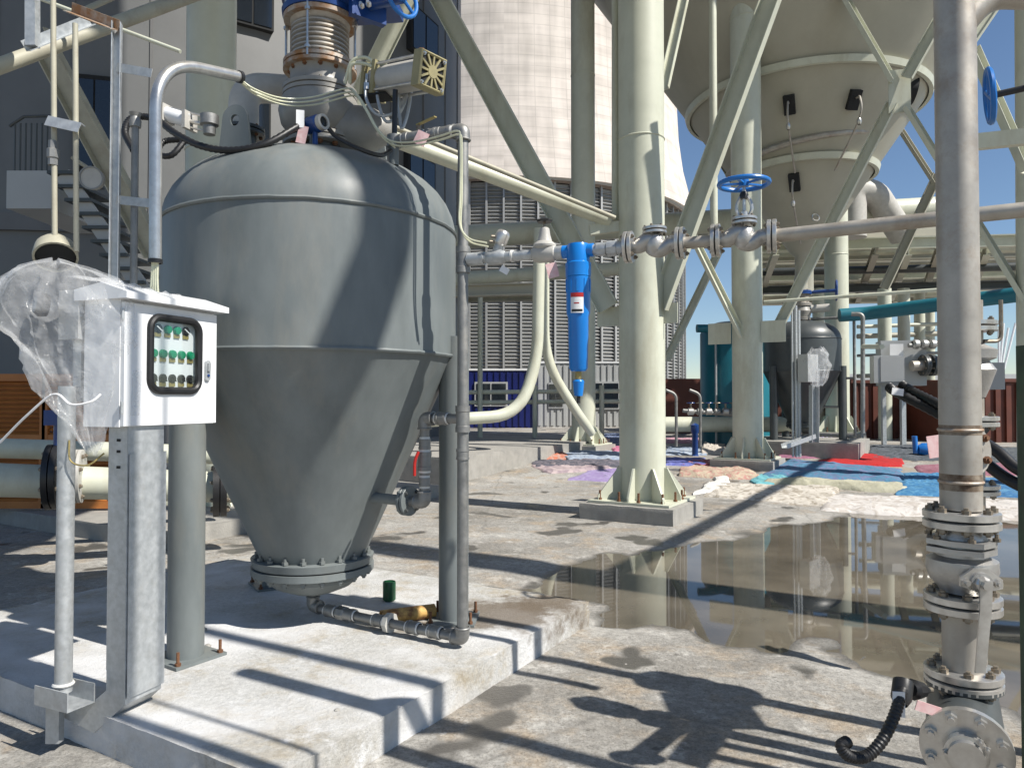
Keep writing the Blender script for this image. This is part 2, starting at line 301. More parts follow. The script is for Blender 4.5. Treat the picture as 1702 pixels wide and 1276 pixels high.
def mesh(name, mb, off=V((0, 0, 0)), sharp=35):
    me = bpy.data.meshes.new(name); me.from_pydata([v - off for v in mb.v], [], mb.f)
    bm = bmesh.new(); bm.from_mesh(me); bmesh.ops.recalc_face_normals(bm, faces=bm.faces); bm.to_mesh(me); bm.free()
    me.shade_smooth(); me.set_sharp_from_angle(angle=R(sharp)); return me
def root(name, label, cat, loc, group=None):
    o = bpy.data.objects.new(name, None); o.empty_display_size = .1; C.objects.link(o); o.location = loc
    o['label'] = label; o['category'] = cat
    if group: o['group'] = group
    return o
def part(name, mb, m, rt, par=None, sharp=35, label=None):
    me = mesh(name, mb, V(rt.location), sharp); me.materials.append(m)
    o = bpy.data.objects.new(name, me); C.objects.link(o); o.parent = par or rt
    if label: o['label'] = label
    return o
def solo(name, label, cat, mb, m, group=None, base=None, sharp=35):
    lo = V((sum(v.x for v in mb.v) / len(mb.v), sum(v.y for v in mb.v) / len(mb.v), min(v.z for v in mb.v))) if base is None else V(base)
    me = mesh(name, mb, lo, sharp); me.materials.append(m); o = bpy.data.objects.new(name, me); C.objects.link(o); o.location = lo
    o['label'] = label; o['category'] = cat
    if group: o['group'] = group
    return o
def struct(name, mb, m, sharp=35, kind='structure', label=None):
    me = mesh(name, mb, sharp=sharp); me.materials.append(m); o = bpy.data.objects.new(name, me); C.objects.link(o); o['kind'] = kind
    if label: o['label'] = label
    return o
_b = {}
def bolt(rt, pos, ax, r=.012, L=.05, m=None, par=None):
    m = m or BOLT; key = (r, L, m.name)
    if key not in _b:
        q = MB(); q.lathe((0, 0, 0), Z, [(0, 0), (0, r * 1.0), (r * .9, r), (r * .9, 0)], 6); q.lathe((0, 0, r * .9), Z, [(0, r * .55), (L, r * .55), (L, 0)], 8)
        me = mesh('bolt', q); me.materials.append(m); _b[key] = me
    o = bpy.data.objects.new('bolt', _b[key]); C.objects.link(o); o.parent = par or rt
    o.location = V(pos) - V(rt.location); o.rotation_euler = V(ax).to_track_quat('Z', 'Y').to_euler(); return o
def flange(rt, c, ax, r, t=.018, nb=4, m=None, bm=None, ri=0, gap=.006, br=.011, par=None, single=False):
    """a bolted pair of discs about c"""
    m = m or BRIGHT; c = V(c); d = V(ax).normalized(); a, b, _ = frame(d); h = gap / 2
    q = MB()
    if single: q.lathe(c - d * t / 2, d, [(0, 0), (0, r), (t, r), (t, 0)], 32)
    else:
        q.lathe(c + d * h, d, [(0, 0), (0, r * .97), (.002, r), (t, r), (t + .002, r * .97), (t + .002, 0)], 32)
        q.lathe(c - d * h, -d, [(0, 0), (0, r * .97), (.002, r), (t, r), (t + .002, r * .97), (t + .002, 0)], 32)
    f = part('flange', q, m, rt, par)
    if not single: part('gasket', MB().lathe(c - d * h, d, [(0, 0), (0, r * .86), (gap, r * .86), (gap, 0)], 24), RUBBER, rt, f)
    for i in range(nb):
        w_ = 6.2831853 * (i + .5) / nb; p = c + (a * math.cos(w_) + b * math.sin(w_)) * r * .8
        off = t / 2 if single else h + t + .002
        bolt(rt, p + d * off, d, br, br * .55, bm, None if par else f)
        if not single: bolt(rt, p - d * off, -d, br, br * .4, bm, None if par else f)
    return f

# ================================================================== the setting
PUD = [G(*p) for p in ((830, 985), (850, 955), (900, 938), (985, 925), (1085, 908), (1180, 892), (1250, 878), (1400, 852), (1560, 846), (1760, 866), (1990, 930), (1990, 1330), (1702, 1212), (1560, 1165), (1480, 1138), (1405, 1112), (1340, 1078), (1255, 1092), (1190, 1106), (1110, 1062), (1040, 1048), (985, 1046), (950, 1010))]
def sdist(x, y):
    ins = False; best = 1e9; n = len(PUD)
    for i in range(n):
        a = PUD[i]; b = PUD[(i + 1) % n]
        if (a.y > y) != (b.y > y) and x < (b.x - a.x) * (y - a.y) / (b.y - a.y) + a.x: ins = not ins
        dx, dy = b.x - a.x, b.y - a.y; t = max(0, min(1, ((x - a.x) * dx + (y - a.y) * dy) / (dx * dx + dy * dy)))
        best = min(best, math.hypot(x - a.x - dx * t, y - a.y - dy * t))
    return -best if ins else best
def gz(x, y):
    z = ramp(y)
    if -3.5 < x < 9.5 and 2 < y < 13:
        s = sdist(x, y); k = noise.noise((x * 1.6, y * 1.6, 3)) * .024 + noise.noise((x * 4.5, y * 4.5, 8)) * .011 + noise.noise((x * 11, y * 11, 5)) * .004
        f = max(-1, min(1, s / .35)); z += .016 + max(-.025, min(.012, s * .055)) + k * (1 - .6 * abs(f))
        if s > .45: z = max(z, .012)
    else: z += .022
    return z
xs = [-400, -150, -60, -30, -15, -8, -5] + [-3.6 + .1 * i for i in range(132)] + [10, 12, 15, 20, 30, 60, 150, 400]
ys = [-60, -20, -8, -3, 0, 1] + [2 + .1 * i for i in range(112)] + [13.5 + .5 * i for i in range(16)] + [22, 25, 30, 40, 60, 100, 200, 500, 1500]
g = MB(); g.v = [V((x, y, gz(x, y))) for y in ys for x in xs]; nx = len(xs)
g.f = [(j * nx + i, j * nx + i + 1, (j + 1) * nx + i + 1, (j + 1) * nx + i) for j in range(len(ys) - 1) for i in range(nx - 1)]
struct('ground', g, GROUND, sharp=180)
g = MB().add([(p.x, p.y, 0) for p in PUD], [tuple(range(len(PUD)))])
# a sheet of standing water a little wider than the hollow it fills
cxp = sum(p.x for p in PUD) / len(PUD); cyp = sum(p.y for p in PUD) / len(PUD)
g.v = [V((cxp + (v.x - cxp) * 1.06, cyp + (v.y - cyp) * 1.06, .004)) for v in g.v]
struct('water', g, WATER, kind='structure', label='shallow muddy puddle on the concrete yard')

def slab(name, label, c0, du, dw, z0, z1, m, rough_edge=.012, cat='plinth', sub=14):
    """concrete block with slightly broken edges: corner c0, along U by du and along -W by dw"""
    bm = bmesh.new(); bmesh.ops.create_cube(bm, size=1)
    bmesh.ops.bevel(bm, geom=bm.edges[:], offset=.012, segments=1, affect='EDGES') if False else None
    bmesh.ops.subdivide_edges(bm, edges=bm.edges[:], cuts=sub, use_grid_fill=True)
    q = MB()
    for v in bm.verts:
        x = (v.co.x + .5) * du; y = (v.co.y + .5) * dw; z = z0 + (v.co.z + .5) * (z1 - z0)
        p = V(c0) + U * x - W * y; ex = min(x, du - x) < 1e-4; ey = min(y, dw - y) < 1e-4; ez = abs(z - z1) < 1e-4
        p = V((p.x, p.y, z)); k = (noise.noise((p.x * 5, p.y * 5, p.z * 6)) * .6 + noise.noise((p.x * 17, p.y * 17, p.z * 9)) * .8) * rough_edge
        if ez and (ex or ey): p.z -= abs(k) + .004; p += (-U * .004 * (1 if x > du / 2 else -1) if ex else V()) 
        elif ez: p.z += noise.noise((p.x * 2, p.y * 2, 5)) * .004
        else: p += V((k, k * .6, 0)) * .5
        v.co = p
    bm.verts.index_update(); q.v = [v.co.copy() for v in bm.verts]; q.f = [tuple(v.index for v in f.verts) for f in bm.faces]; bm.free()
    return solo(name, label, cat, q, m, sharp=40)
KC = V((-.896, 2.745, 0))
slab('concrete_plinth', 'pale low concrete plinth carrying the near grey cone-bottomed tank', KC, 2.80, 3.3, -.05, .20, PLINTH, .016, sub=60)
PUDDLE2 = None

# ---- columns
def pedestal(c, s, z0, z1, label):
    return slab('concrete_pedestal', label, V((c.x, c.y, 0)) - U * s / 2 + W * s / 2, s, s, z0, z1, CONC_P, .015, 'pedestal', 8)
def column(c, r, zb, zt, label, nb=12, gus=True, plate=None):
    rt = root('steel_column', label, 'column', (c.x, c.y, zb), 'cream tubular steel columns')
    part('shaft', MB().cyl((c.x, c.y, zb + .02), (c.x, c.y, zt), r, n=48), CREAM, rt)
    for zw in (zb + 4.9, zb + 9.6): part('weld_bead', MB().torus((c.x, c.y, zw), Z, r, .012, 48, 6), CREAM, rt)
    s = r * 1.8
    bp = part('base_plate', MB().box((c.x, c.y, zb + .015), (s * 2, s * 2, .03), ANG), CREAM, rt)
    for i in range(8 if gus else 0):
        a = ANG + i * math.pi / 4; d = V((math.cos(a), math.sin(a), 0)); n = V((-d.y, d.x, 0)) * .012; p = V((c.x, c.y, zb + .03))
        e = s * .96 if i % 2 == 0 else s * 1.15
        part('gusset', MB().prism([p + d * r * .98 - n, p + d * e - n, p + d * e - n + Z * .06, p + d * (r + .04) - n + Z * .42, p + d * r * .98 - n + Z * .42], n * 2), CREAM, rt)
    for i in range(nb):
        a = ANG + (i + .5) * 6.2831853 / nb; d = V((math.cos(a), math.sin(a), 0)); k = s * .9 / max(abs(math.cos(a - ANG)), abs(math.sin(a - ANG)))
        bolt(rt, V((c.x, c.y, zb + .03)) + d * min(k, s * 1.1), Z, .028, .10, RUST)
    return rt
c2 = V((1.77, 9.98, 0)); c3 = V((5.12, 15.95, 0)); c1 = V((1.85, 19.0, 0)); c4 = V((9.0, 20.3, 0)); cl = V((-4.05, 9.8, 0))
pedestal(c2, 1.28, -.05, .24, 'square concrete pedestal under the nearest cream column')
column(c2, .31, .24, 14, 'nearest cream column, on a pedestal beside the puddle')
pedestal(c3, 1.30, -.05, .33, 'concrete pedestal among the spread quilts')
column(c3, .32, .33, 14, 'cream column rising from among the spread quilts')
pedestal(c1, 1.25, 0, .45, 'low concrete pedestal behind the blue filter')
column(c1, .31, .45, 14, 'cream column seen behind the hanging blue filter')
pedestal(c4, 1.3, .1, .70, 'concrete pedestal behind the far dark tank')
column(c4, .31, .70, 9, 'cream column standing behind the far dark grey tank', nb=8)
column(cl, .315, .02, 14, 'shaded cream column behind the left of the near tank', nb=8)
# ---- diagonal braces
def brace(p0, p1, label, prof, up, m=None, name='diagonal_brace'):
    return solo(name, label, 'brace', MB().beam(p0, p1, prof, up), m or CREAM, 'cream diagonal steel braces')
CH = channel(.30, .11, .016)
brace(at(1012, 512, 10.1), at(700, -60, 11.9), 'long cream channel brace crossing in front of the cooling tower', CH, (-.5, -.8, .3))
brace(at(1098, 512, 9.85), at(1305, -60, 8.9), 'cream channel brace rising right from the nearest column', channel(.26, .1, .014), (-.6, -.8, .2))
brace(at(590, 175, 11.6), at(702, -50, 11.2), 'cream brace behind the blue handwheel', CH, (.5, -.8, .3))
brace(at(70, 60, 8.6), at(262, 420, 8.8), 'grimy cream brace behind the two thin pipes at left', channel(.28, .1, .014), (-.4, -.9, .2), CREAMD)
brace(at(1142, -20, 14.5), at(1104, 150, 13.5), 'thin cream brace behind the nearest column top', channel(.2, .08, .012), (-.5, -.8, .2))
for n_, (p0, p1) in enumerate(((c2, 1), (c2, -1))):
    q = c2 - W * (.30 * p1); z0 = 2.62; gw = .36 if p1 > 0 else .20
    solo('gusset_plate', ('gusset plate on the left of the nearest column', 'gusset plate on the right of the nearest column')[n_], 'plate',
         MB().prism([q + Z * z0 - U * .01, q - W * (gw * p1) + Z * z0 - U * .01, q - W * (gw * p1) + Z * (z0 + .27) - U * .01, q + Z * (z0 + .27) - U * .01], U * .02), CREAM, 'brace gusset plates')
for p1, lb in ((1, 'gusset plate left of the quilt-side column'), (-1, 'gusset plate right of the quilt-side column')):
    q = c3 - W * (.32 * p1) - U * .12
    solo('gusset_plate', lb, 'plate', MB().prism([q + Z * 2.82, q - W * (.50 * p1) + Z * 2.82, q - W * (.50 * p1) + Z * 3.28, q + Z * 3.28], U * .02), CREAM, 'brace gusset plates')
BX = at(1495, 152, 14.4)
CX2 = channel(.22, .09, .012)
brace(at(1292, 548, 15.7), at(1484, 172, 14.45), 'cream brace from the quilt-side column up to the joint plate', CX2, (-.6, -.8, .2))
brace(at(1482, 138, 14.4), at(1385, -30, 15.0), 'cream brace above the joint plate, leaning left', CX2, (.6, -.8, .2))
brace(at(1508, 130, 14.3), at(1580, 0, 13.9), 'short cream brace above the joint plate, leaning right', CX2, (-.6, -.8, .2))
brace(at(1504, 182, 14.35), at(1760, 598, 12.9), 'cream brace running down behind the right stainless pipe', CX2, (.6, -.8, .2))
solo('joint_plate', 'rectangular joint plate where four cream braces meet', 'plate', MB().box(BX, (.40, .03, .86), ANG * .5), CREAM)
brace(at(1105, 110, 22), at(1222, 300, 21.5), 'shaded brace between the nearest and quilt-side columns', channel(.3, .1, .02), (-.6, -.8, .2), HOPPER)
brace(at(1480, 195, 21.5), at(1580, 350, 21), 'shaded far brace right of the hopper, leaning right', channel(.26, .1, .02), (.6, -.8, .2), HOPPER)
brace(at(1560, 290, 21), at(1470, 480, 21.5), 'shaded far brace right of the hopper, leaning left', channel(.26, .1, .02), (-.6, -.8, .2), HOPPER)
brace(at(1195, 420, 19), at(1108, 600, 19), 'thin cream brace left of the teal tank', channel(.2, .08, .012), (-.6, -.8, .2))
brace(at(1150, 395, 15.6), at(1232, 560, 15.7), 'cream brace dropping to the quilt-side column from the left', channel(.2, .08, .012), (.6, -.8, .2))
brace(at(1610, 80, 9), at(1702, 290, 8.6), 'cream brace behind the small blue wheel at right', channel(.22, .09, .012), (.5, -.8, .2))
brace(at(1560, 150, 12), at(1690, -40, 12), 'far cream brace against the sky at right', channel(.16, .07, .012), (-.5, -.8, .2))
solo('cross_beam', 'cream horizontal beam right of the stainless pipe', 'beam', MB().beam(at(1560, 243, 8.4), at(1760, 222, 7.9), rect(.1, .17)), CREAM)
solo('steel_post', 'cream post at the right edge against the sky', 'post', MB().cyl(at(1712, 470, 13.2).xy.to_3d() + Z * .1, at(1712, -60, 13.2), .24, n=24), CREAM)

# ---- hoppers (silos)
def hopper(hx, hy, label, near):
    rt = root('silo_hopper', label, 'silo', (hx, hy, 5.0), 'cone-bottomed silos')
    o = V((hx, hy, 0)); rr = lambda z: .33 + (z - 5.3) * .68
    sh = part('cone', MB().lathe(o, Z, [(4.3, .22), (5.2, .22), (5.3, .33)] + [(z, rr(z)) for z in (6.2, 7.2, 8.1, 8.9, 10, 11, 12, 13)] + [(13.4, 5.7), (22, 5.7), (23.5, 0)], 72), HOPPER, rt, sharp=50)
    for z in (8.9, 7.2): part('ring_stiffener', MB().lathe(o + Z * (z - .07), Z, [(0, rr(z)), (0, rr(z) + .09), (.14, rr(z) + .13), (.14, rr(z))], 72), CREAM, rt)
    if near:
        for px, py, Y in ((1308, 165, 16.0), (1425, 162, 15.9), (1322, 306, 17.35)):
            p = at(px, py, Y); d = (V((p.x, p.y, 0)) - o).normalized(); a = math.atan2(d.y, d.x) + math.pi / 2
            zz = p.z; pr = o + d * (rr(zz) + .07) + Z * zz
            M_ = Matrix.Rotation(a, 3, 'Z') @ Matrix.Rotation(math.atan(.68), 3, 'X')
            ap = part('aeration_pad', MB().box(pr, (.24, .12, .42), M=M_), DARK, rt)
            t = pr + d * .1; lo = o + d * (rr(zz - 1.3) + .12) + Z * (zz - 1.3)
            part('air_hose', MB().tube(smooth([t, t + d * .14 - Z * .05, t + d * .10 - Z * .5, lo], 6), .022, 8), STEEL, rt, ap)
            part('check_valve', MB().lathe(t + d * .10 - Z * .62, Z, [(0, .03), (.05, .05), (.1, .05), (.15, .03)], 10), BRIGHT, rt, ap)
        hp = [o + V((math.cos(a), math.sin(a), 0)) * (rr(7.25) + .25) + Z * (7.25 + .05 * k) for k, a in enumerate([R(180 + 12 * i) for i in range(14)])]
        part('air_ring_pipe', MB().tube(hp, .07, 10), STEEL, rt)
        part('sight_fitting', MB().torus(o + V((-.1, -.95, 5.95)), (.1, -1, .3), .09, .018, 16, 6), BRIGHT, rt)
        p = at(1500, 150, 16.6); part('side_manhole', MB().cyl(p, p + V((.25, -.05, -.05)), .3, n=24), DARK, rt)
    return rt
hopper(7.35, 18.4, 'large cream cone-bottomed silo above the far dark tank', True)
hopper(-1.29, 4.77, 'silo standing over the near grey tank, above the view', False)

# ---- cooling tower
rt = root('cooling_tower', 'huge pale beige concrete cooling tower behind the columns', 'tower', (-.6, 70, 0))
o = V((-.6, 70, 0)); TZ = 17.7; LR = 16.7
part('shell', MB().lathe(o, Z, [(TZ, 16.9), (TZ, 17.6), (TZ + .6, 17.5), (22, 16.6), (25, 16.2), (33, 15.8), (40, 15.6), (50, 15.5), (62, 15.8), (62, 15.2)], 128), TOWER, rt, sharp=60)
part('inner_drum', MB().lathe(o, Z, [(0, 15.6), (TZ + .2, 15.6)], 64), DARK, rt)
npan = 84
lv = MB(); a0 = 2 * math.pi / npan; wdt = 2 * LR * math.sin(a0 / 2) * .86
for k in range(64): lv.box((0, 0, .12 + k * .262), (wdt, .24, .035), M=Matrix.Rotation(R(32), 3, 'X'))
lv.box((0, .12, 8.5), (wdt, .04, 16.8))
lme = mesh('louvre_panel', lv); lme.materials.append(LOUV)
for i in range(npan):
    a = (i + .5) * a0
    if not (R(215) < a < R(345)): continue
    d = V((math.cos(a), math.sin(a), 0))
    q = bpy.data.objects.new('louvre_panel', lme); C.objects.link(q); q.parent = rt; q.location = d * LR + Z * .6; q.rotation_euler = (0, 0, a + math.pi / 2)
    d2 = V((math.cos(i * a0), math.sin(i * a0), 0)); part('mullion', MB().box(o + d2 * (LR + .1) + Z * 9.0, (.25, .14, 17.2), i * a0), LOUV, rt)
part('lip_gutter', MB().torus(o + Z * TZ, Z, 17.3, .12, 128, 8), LOUV, rt)

# ---- round grey building at the left
bo = V((-10.8, 23.9, 0)); BR = 9.1
rt = root('round_building', 'dark grey round process building with windows at the left', 'building', (bo.x, bo.y, 0))
part('wall', MB().lathe(bo, Z, [(0, BR + .12), (5.0, BR + .12), (5.0, BR), (24, BR), (24, 0)], 96), CLAD, rt)
part('string_course', MB().lathe(bo, Z, [(5.0, BR), (5.0, BR + .22), (5.35, BR + .22), (5.35, BR)], 96), CLADD, rt)
for i in range(20):
    a = R(180 + i * 9.2); d = V((math.cos(a), math.sin(a), 0))
    part('panel_seam', MB().box(bo + d * (BR + .005) + Z * 14.6, (.05, .03, 18.6), a + math.pi / 2), CLADD, rt)
def bwin(px, py0, py1, wpx):
    d = ray(px, (py0 + py1) / 2); a_ = d.x ** 2 + d.y ** 2; b_ = -2 * (d.x * bo.x + d.y * bo.y); c_ = bo.x ** 2 + bo.y ** 2 - BR ** 2
    disc = b_ * b_ - 4 * a_ * c_
    if disc < 0: return
    t = (-b_ - math.sqrt(disc)) / (2 * a_); p = V((d.x * t, d.y * t, 0)); n = (p - bo).normalized(); Yd = p.y
    z0 = at(px, py1, Yd).z; z1 = at(px, py0, Yd).z; wd = wpx / FPX * Yd / max(.72, abs(n.y)); a = math.atan2(n.y, n.x) + math.pi / 2
    f = part('window', MB().box(p + n * .06 + Z * (z0 + z1) / 2, (wd, .16, z1 - z0), a), DARK, rt)
    x = V((math.cos(a), math.sin(a), 0))
    for s in (-1, 1): part('pane', MB().box(p + n * .15 + x * s * wd * .235 + Z * (z0 + z1) / 2, (wd * .42, .02, (z1 - z0) * .9), a), GLASSD, rt, f)
for wv in ((700, 25, 100, 62), (418, -40, 48, 58), (695, 262, 310, 60), (420, 160, 300, 45), (160, 130, 290, 55)): bwin(*wv)

# ---- cabins
def cabin(name, label, c, sz, rz, m, wins, cat):
    rt = root(name, label, cat, (c.x, c.y, c.z)); q = Matrix.Rotation(rz, 3, 'Z'); body = MB()
    n = int(sz[0] / .28)
    body.box(c + Z * sz[2] / 2, sz, rz); part('body', body, m, rt)
    for i in range(n): part('rib', MB().box(c + q @ V((-sz[0] / 2 + (i + .5) * sz[0] / n, -sz[1] / 2 - .02, sz[2] / 2)), (.12, .05, sz[2] * .94), rz), m, rt)
    for x, z, w_, h_ in wins:
        f = part('window', MB().box(c + q @ V((x, -sz[1] / 2 - .05, z)), (w_, .08, h_), rz), CONTG, rt)
        for s in (-1, 1): part('pane', MB().box(c + q @ V((x + s * w_ * .235, -sz[1] / 2 - .1, z)), (w_ * .42, .02, h_ * .86), rz), GLASSD, rt, f)
    part('roof', MB().box(c + Z * (sz[2] + .04), (sz[0] + .1, sz[1] + .1, .08), rz), WHITE, rt)
p = at(818, 700, 33); cabin('site_cabin', 'blue ribbed site cabin with a barred window', V((p.x - 1.0, 34.5, .3)), (6.0, 2.4, 2.62), 0, CONTB, ((.95, 1.55, 1.5, 1.1),), 'cabin')
p = at(960, 690, 33); cabin('site_cabin', 'light grey site cabin beside the blue one', V((p.x + .4, 35.5, .3)), (5.0, 2.4, 3.0), 0, CONTG, ((-1.3, 1.5, .7, 1.2), (.9, 1.5, 1.6, 1.3)), 'cabin')
# ---- rust-red container wall at the right
for px0, px1, Y, y0, lb in ((1412, 1560, 24, 634, 'rust-red container behind the far dark tank'), (1560, 1760, 22, 632, 'rust-red container at the right behind the hoses')):
    a = at(px0, y0, Y); b = at(px1, y0, Y + (-.6 if px0 > 1500 else 0)); rt = root('shipping_container', lb, 'container', (a.x, a.y, .3), 'rust-red containers')
    n = max(4, int((b.x - a.x) / .3))
    part('body', MB().box(((a.x + b.x) / 2, Y + 1.2, (a.z + .2) / 2), (b.x - a.x, 2.4, a.z - .2)), MAROON, rt)
    for i in range(n): part('rib', MB().box((a.x + (i + .5) * (b.x - a.x) / n, Y - .03, (a.z + .2) / 2), (.15, .08, a.z - .4)), MAROON, rt)
    part('top_rail', MB().box(((a.x + b.x) / 2, Y - .05, a.z), (b.x - a.x, .14, .1)), MAROON, rt)

# ---- back platform, pipe racks and big pipes behind
slab('concrete_platform', 'raised concrete platform behind the near tank', V((-1.2, 13.4, 0)), 7.5, 6.5, -.05, .55, CONC_P, .02, 'platform', 12)
slab('concrete_platform', 'low concrete platform at the left behind the near tank', V((-3.7, 7.7, 0)), 5, 9, -.05, .22, CONC_P, .02, 'platform', 16)
def run(name, label, pts, r, m, cat='pipe', rad=.3, n=16, group=None, joints=()):
    mb = MB().tube(pipe(pts, rad), r, n)
    for j in joints: mb.lathe(V(j[0]), V(j[1]), [(-j[2], r), (-j[2], r * 1.12), (j[2], r * 1.12), (j[2], r)], n)
    return solo(name, label, cat, mb, m, group)
run('transfer_pipe', 'thick cream transfer pipe crossing behind the near columns', [at(640, 402, 21), at(1560, 345, 23)], .34, CREAM, n=24)
run('transfer_pipe', 'second cream transfer pipe just under the thick one', [at(660, 470, 20.5), at(1040, 446, 21)], .2, CREAM, n=20)
run('bent_pipe', 'cream pipe curving down to the left behind the near tank', [at(897, 380, 15.5), at(893, 600, 15.5), at(862, 690, 15.2), at(700, 700, 14.6)], .125, CREAM, rad=1.6)
run('bent_pipe', 'cream pipe curving down to the right behind the blue filter', [at(905, 380, 16.5), at(905, 600, 16.5), at(962, 690, 16.8), at(985, 720, 17)], .11, CREAM, rad=1.4)
for i, px in enumerate((893, 903)):
    solo('steel_upright', ('narrow cream upright left of the filter', 'narrow brown-edged upright beside the cream one')[i], 'post', MB().beam(V((at(px, 700, 16).x, 16 + i * .5, .2)), V((at(px, 700, 16).x, 16 + i * .5, 12)), ibeam(.16, .2, .02)), (CREAMD, HOPPER)[i])
for i, (py, Y) in enumerate(((652, 20.5), (669, 20.5))):
    run('handrail', ('upper cream handrail on the raised platform', 'lower cream handrail on the raised platform')[i], [at(770, py, Y), at(870, py - 1, Y), at(1035, py - 2, Y)], .06, CREAM, 'handrail', .1)
for i, px in enumerate((798, 889, 1000)): solo('rail_post', ('cream rail post in front of the blue cabin', 'cream rail post between the two cabins', 'cream rail post in front of the grey cabin')[i], 'post', MB().cyl(V((at(px, 650, 20.4).x, 20.4, .3)), V((at(px, 480 if i == 0 else 640, 20.4).x, 20.4, at(px, 480 if i == 0 else 640, 20.4).z)), .07), CREAM)
for i, (py, Y, h_, m) in enumerate(((486, 18.5, .3, HOPPER), (500, 23, .2, CREAMD))):
    solo('platform_beam', ('cream beam under the cable rack left of the filter', 'grimy beam behind the cable rack')[i], 'beam', MB().beam(at(690, py, Y), at(900, py - 6, Y), ibeam(.25, h_, .03)), m)
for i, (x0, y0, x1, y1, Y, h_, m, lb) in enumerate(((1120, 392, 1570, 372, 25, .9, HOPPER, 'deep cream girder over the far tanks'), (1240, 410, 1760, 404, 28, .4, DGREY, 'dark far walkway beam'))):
    solo('rack_girder', lb, 'girder', MB().beam(at(x0, y0, Y), at(x1, y1, Y), ibeam(.4, h_, .05)), m)
for i, px in enumerate((1470, 1502, 1528, 1545, 1360)):
    Y = (23, 26, 29, 32, 26)[i]; solo('rack_post', ('nearest cream post of the far pipe rack', 'second cream post of the far pipe rack', 'third cream post of the far pipe rack', 'farthest cream post of the far pipe rack', 'cream rack post behind the far dark tank')[i], 'post', MB().cyl(V((at(px, 600, Y).x, Y, .2)), at(px, 480, Y), .2, n=16), CREAM)
RK = [(404, 24, .30, 'b', CREAM), (416, 25, .16, 'p', CREAM), (425, 26, .22, 'b', HOPPER), (436, 27, .20, 'p', HOPPER), (447, 25.5, .14, 'p', DGREY), (456, 28, .28, 'b', CREAM), (466, 29, .20, 'p', CREAMD), (477, 27, .24, 'b', DGREY), (487, 30, .18, 'p', CREAM), (497, 31, .22, 'b', HOPPER)]
for i, (py, Y, h_, kd, m_) in enumerate(RK):
    lb = ('topmost', 'second', 'third', 'fourth', 'fifth', 'sixth', 'seventh', 'eighth', 'ninth', 'lowest')[i] + ' level of the open pipe rack behind the far tank, counted from above'
    p0 = at(1235, py + 6, Y + 1.5); p1 = at(1790, py - 6, Y - 1.5)
    solo('rack_beam' if kd == 'b' else 'rack_pipe', lb, 'beam' if kd == 'b' else 'pipe', MB().beam(p0, p1, ibeam(.26, h_ * 1.3, .04)) if kd == 'b' else MB().cyl(p0, p1, h_, n=16), m_, 'levels of the far pipe rack')
for i, px in enumerate((1290, 1345, 1400, 1455, 1510, 1560, 1640)): solo('rack_cross_beam', ('first', 'second', 'third', 'fourth', 'fifth', 'sixth', 'seventh')[i] + ' cross beam of the pipe rack, counted from the left', 'beam', MB().beam(at(px, 418, 23.5), at(px - 30, 500, 31.5), ibeam(.2, .26, .03)), (CREAM, HOPPER)[i % 2], 'cross beams of the far pipe rack')
solo('low_shed', 'low rust-brown shed wall behind the teal tank', 'building', MB().box((9.3, 30, 1.3), (7.5, 4, 2.2)), MAROON)
run('transfer_pipe', 'lagged white bend above the far girder', [at(1418, 395, 22), at(1418, 318, 22), at(1452, 318, 22), at(1500, 392, 22.5)], .38, OFFW, rad=.5, n=20)
run('teal_pipe', 'teal pipe running right from the far dark tank', [at(1395, 524, 17.6), at(1440, 521, 17.5), at(1720, 486, 15)], .16, TEAL, rad=.2)
run('thin_pipe', 'thin cream pipe crossing above the far dark tank', [at(1270, 502, 15.2), at(1570, 481, 13.5)], .035, CREAM)
run('inclined_pipe', 'cream pipe sloping down to the nearest column', [at(560, 196, 8.6), at(1012, 366, 10.0)], .095, CREAM, n=20)
run('thin_pipe', 'thin rusty-jointed pipe on top of the sloping cream pipe', [at(640, 205, 8.6), at(1022, 362, 9.8)], .03, CREAMD)
run('down_pipe', 'slim cream downpipe left of the nearest column', [at(1024, -60, 10.2), at(1024, 366, 10.2), at(990, 372, 10.2)], .062, CREAM, rad=.1)
run('down_pipe', 'slim cream downpipe left of the quilt-side column', [at(1184, -60, 14.5), at(1187, 420, 14.5)], .075, CREAM)
solo('angle_bracket', 'cream angle bracket joining the sloping pipe to the nearest column', 'bracket', MB().beam(at(980, 383, 10), at(1034, 376, 10), rect(.1, .14)), CREAM)
# far fence masts at the right
for i, px in enumerate((1660, 1668, 1676, 1688)): solo('fence_mast', ('first', 'second', 'third', 'fourth')[i] + ' thin white mast from the right pipe, far away', 'mast', MB().cyl(V((at(px, 640, 60).x, 60 + i, .2)), at(px, 545 - 8 * (i % 2), 60 + i), .09, n=8), WHITE)
solo('far_wall', 'distant pale boundary wall at the right', 'wall', MB().box((62, 95, 2.6), (70, 1, 4.6)), CONTG)

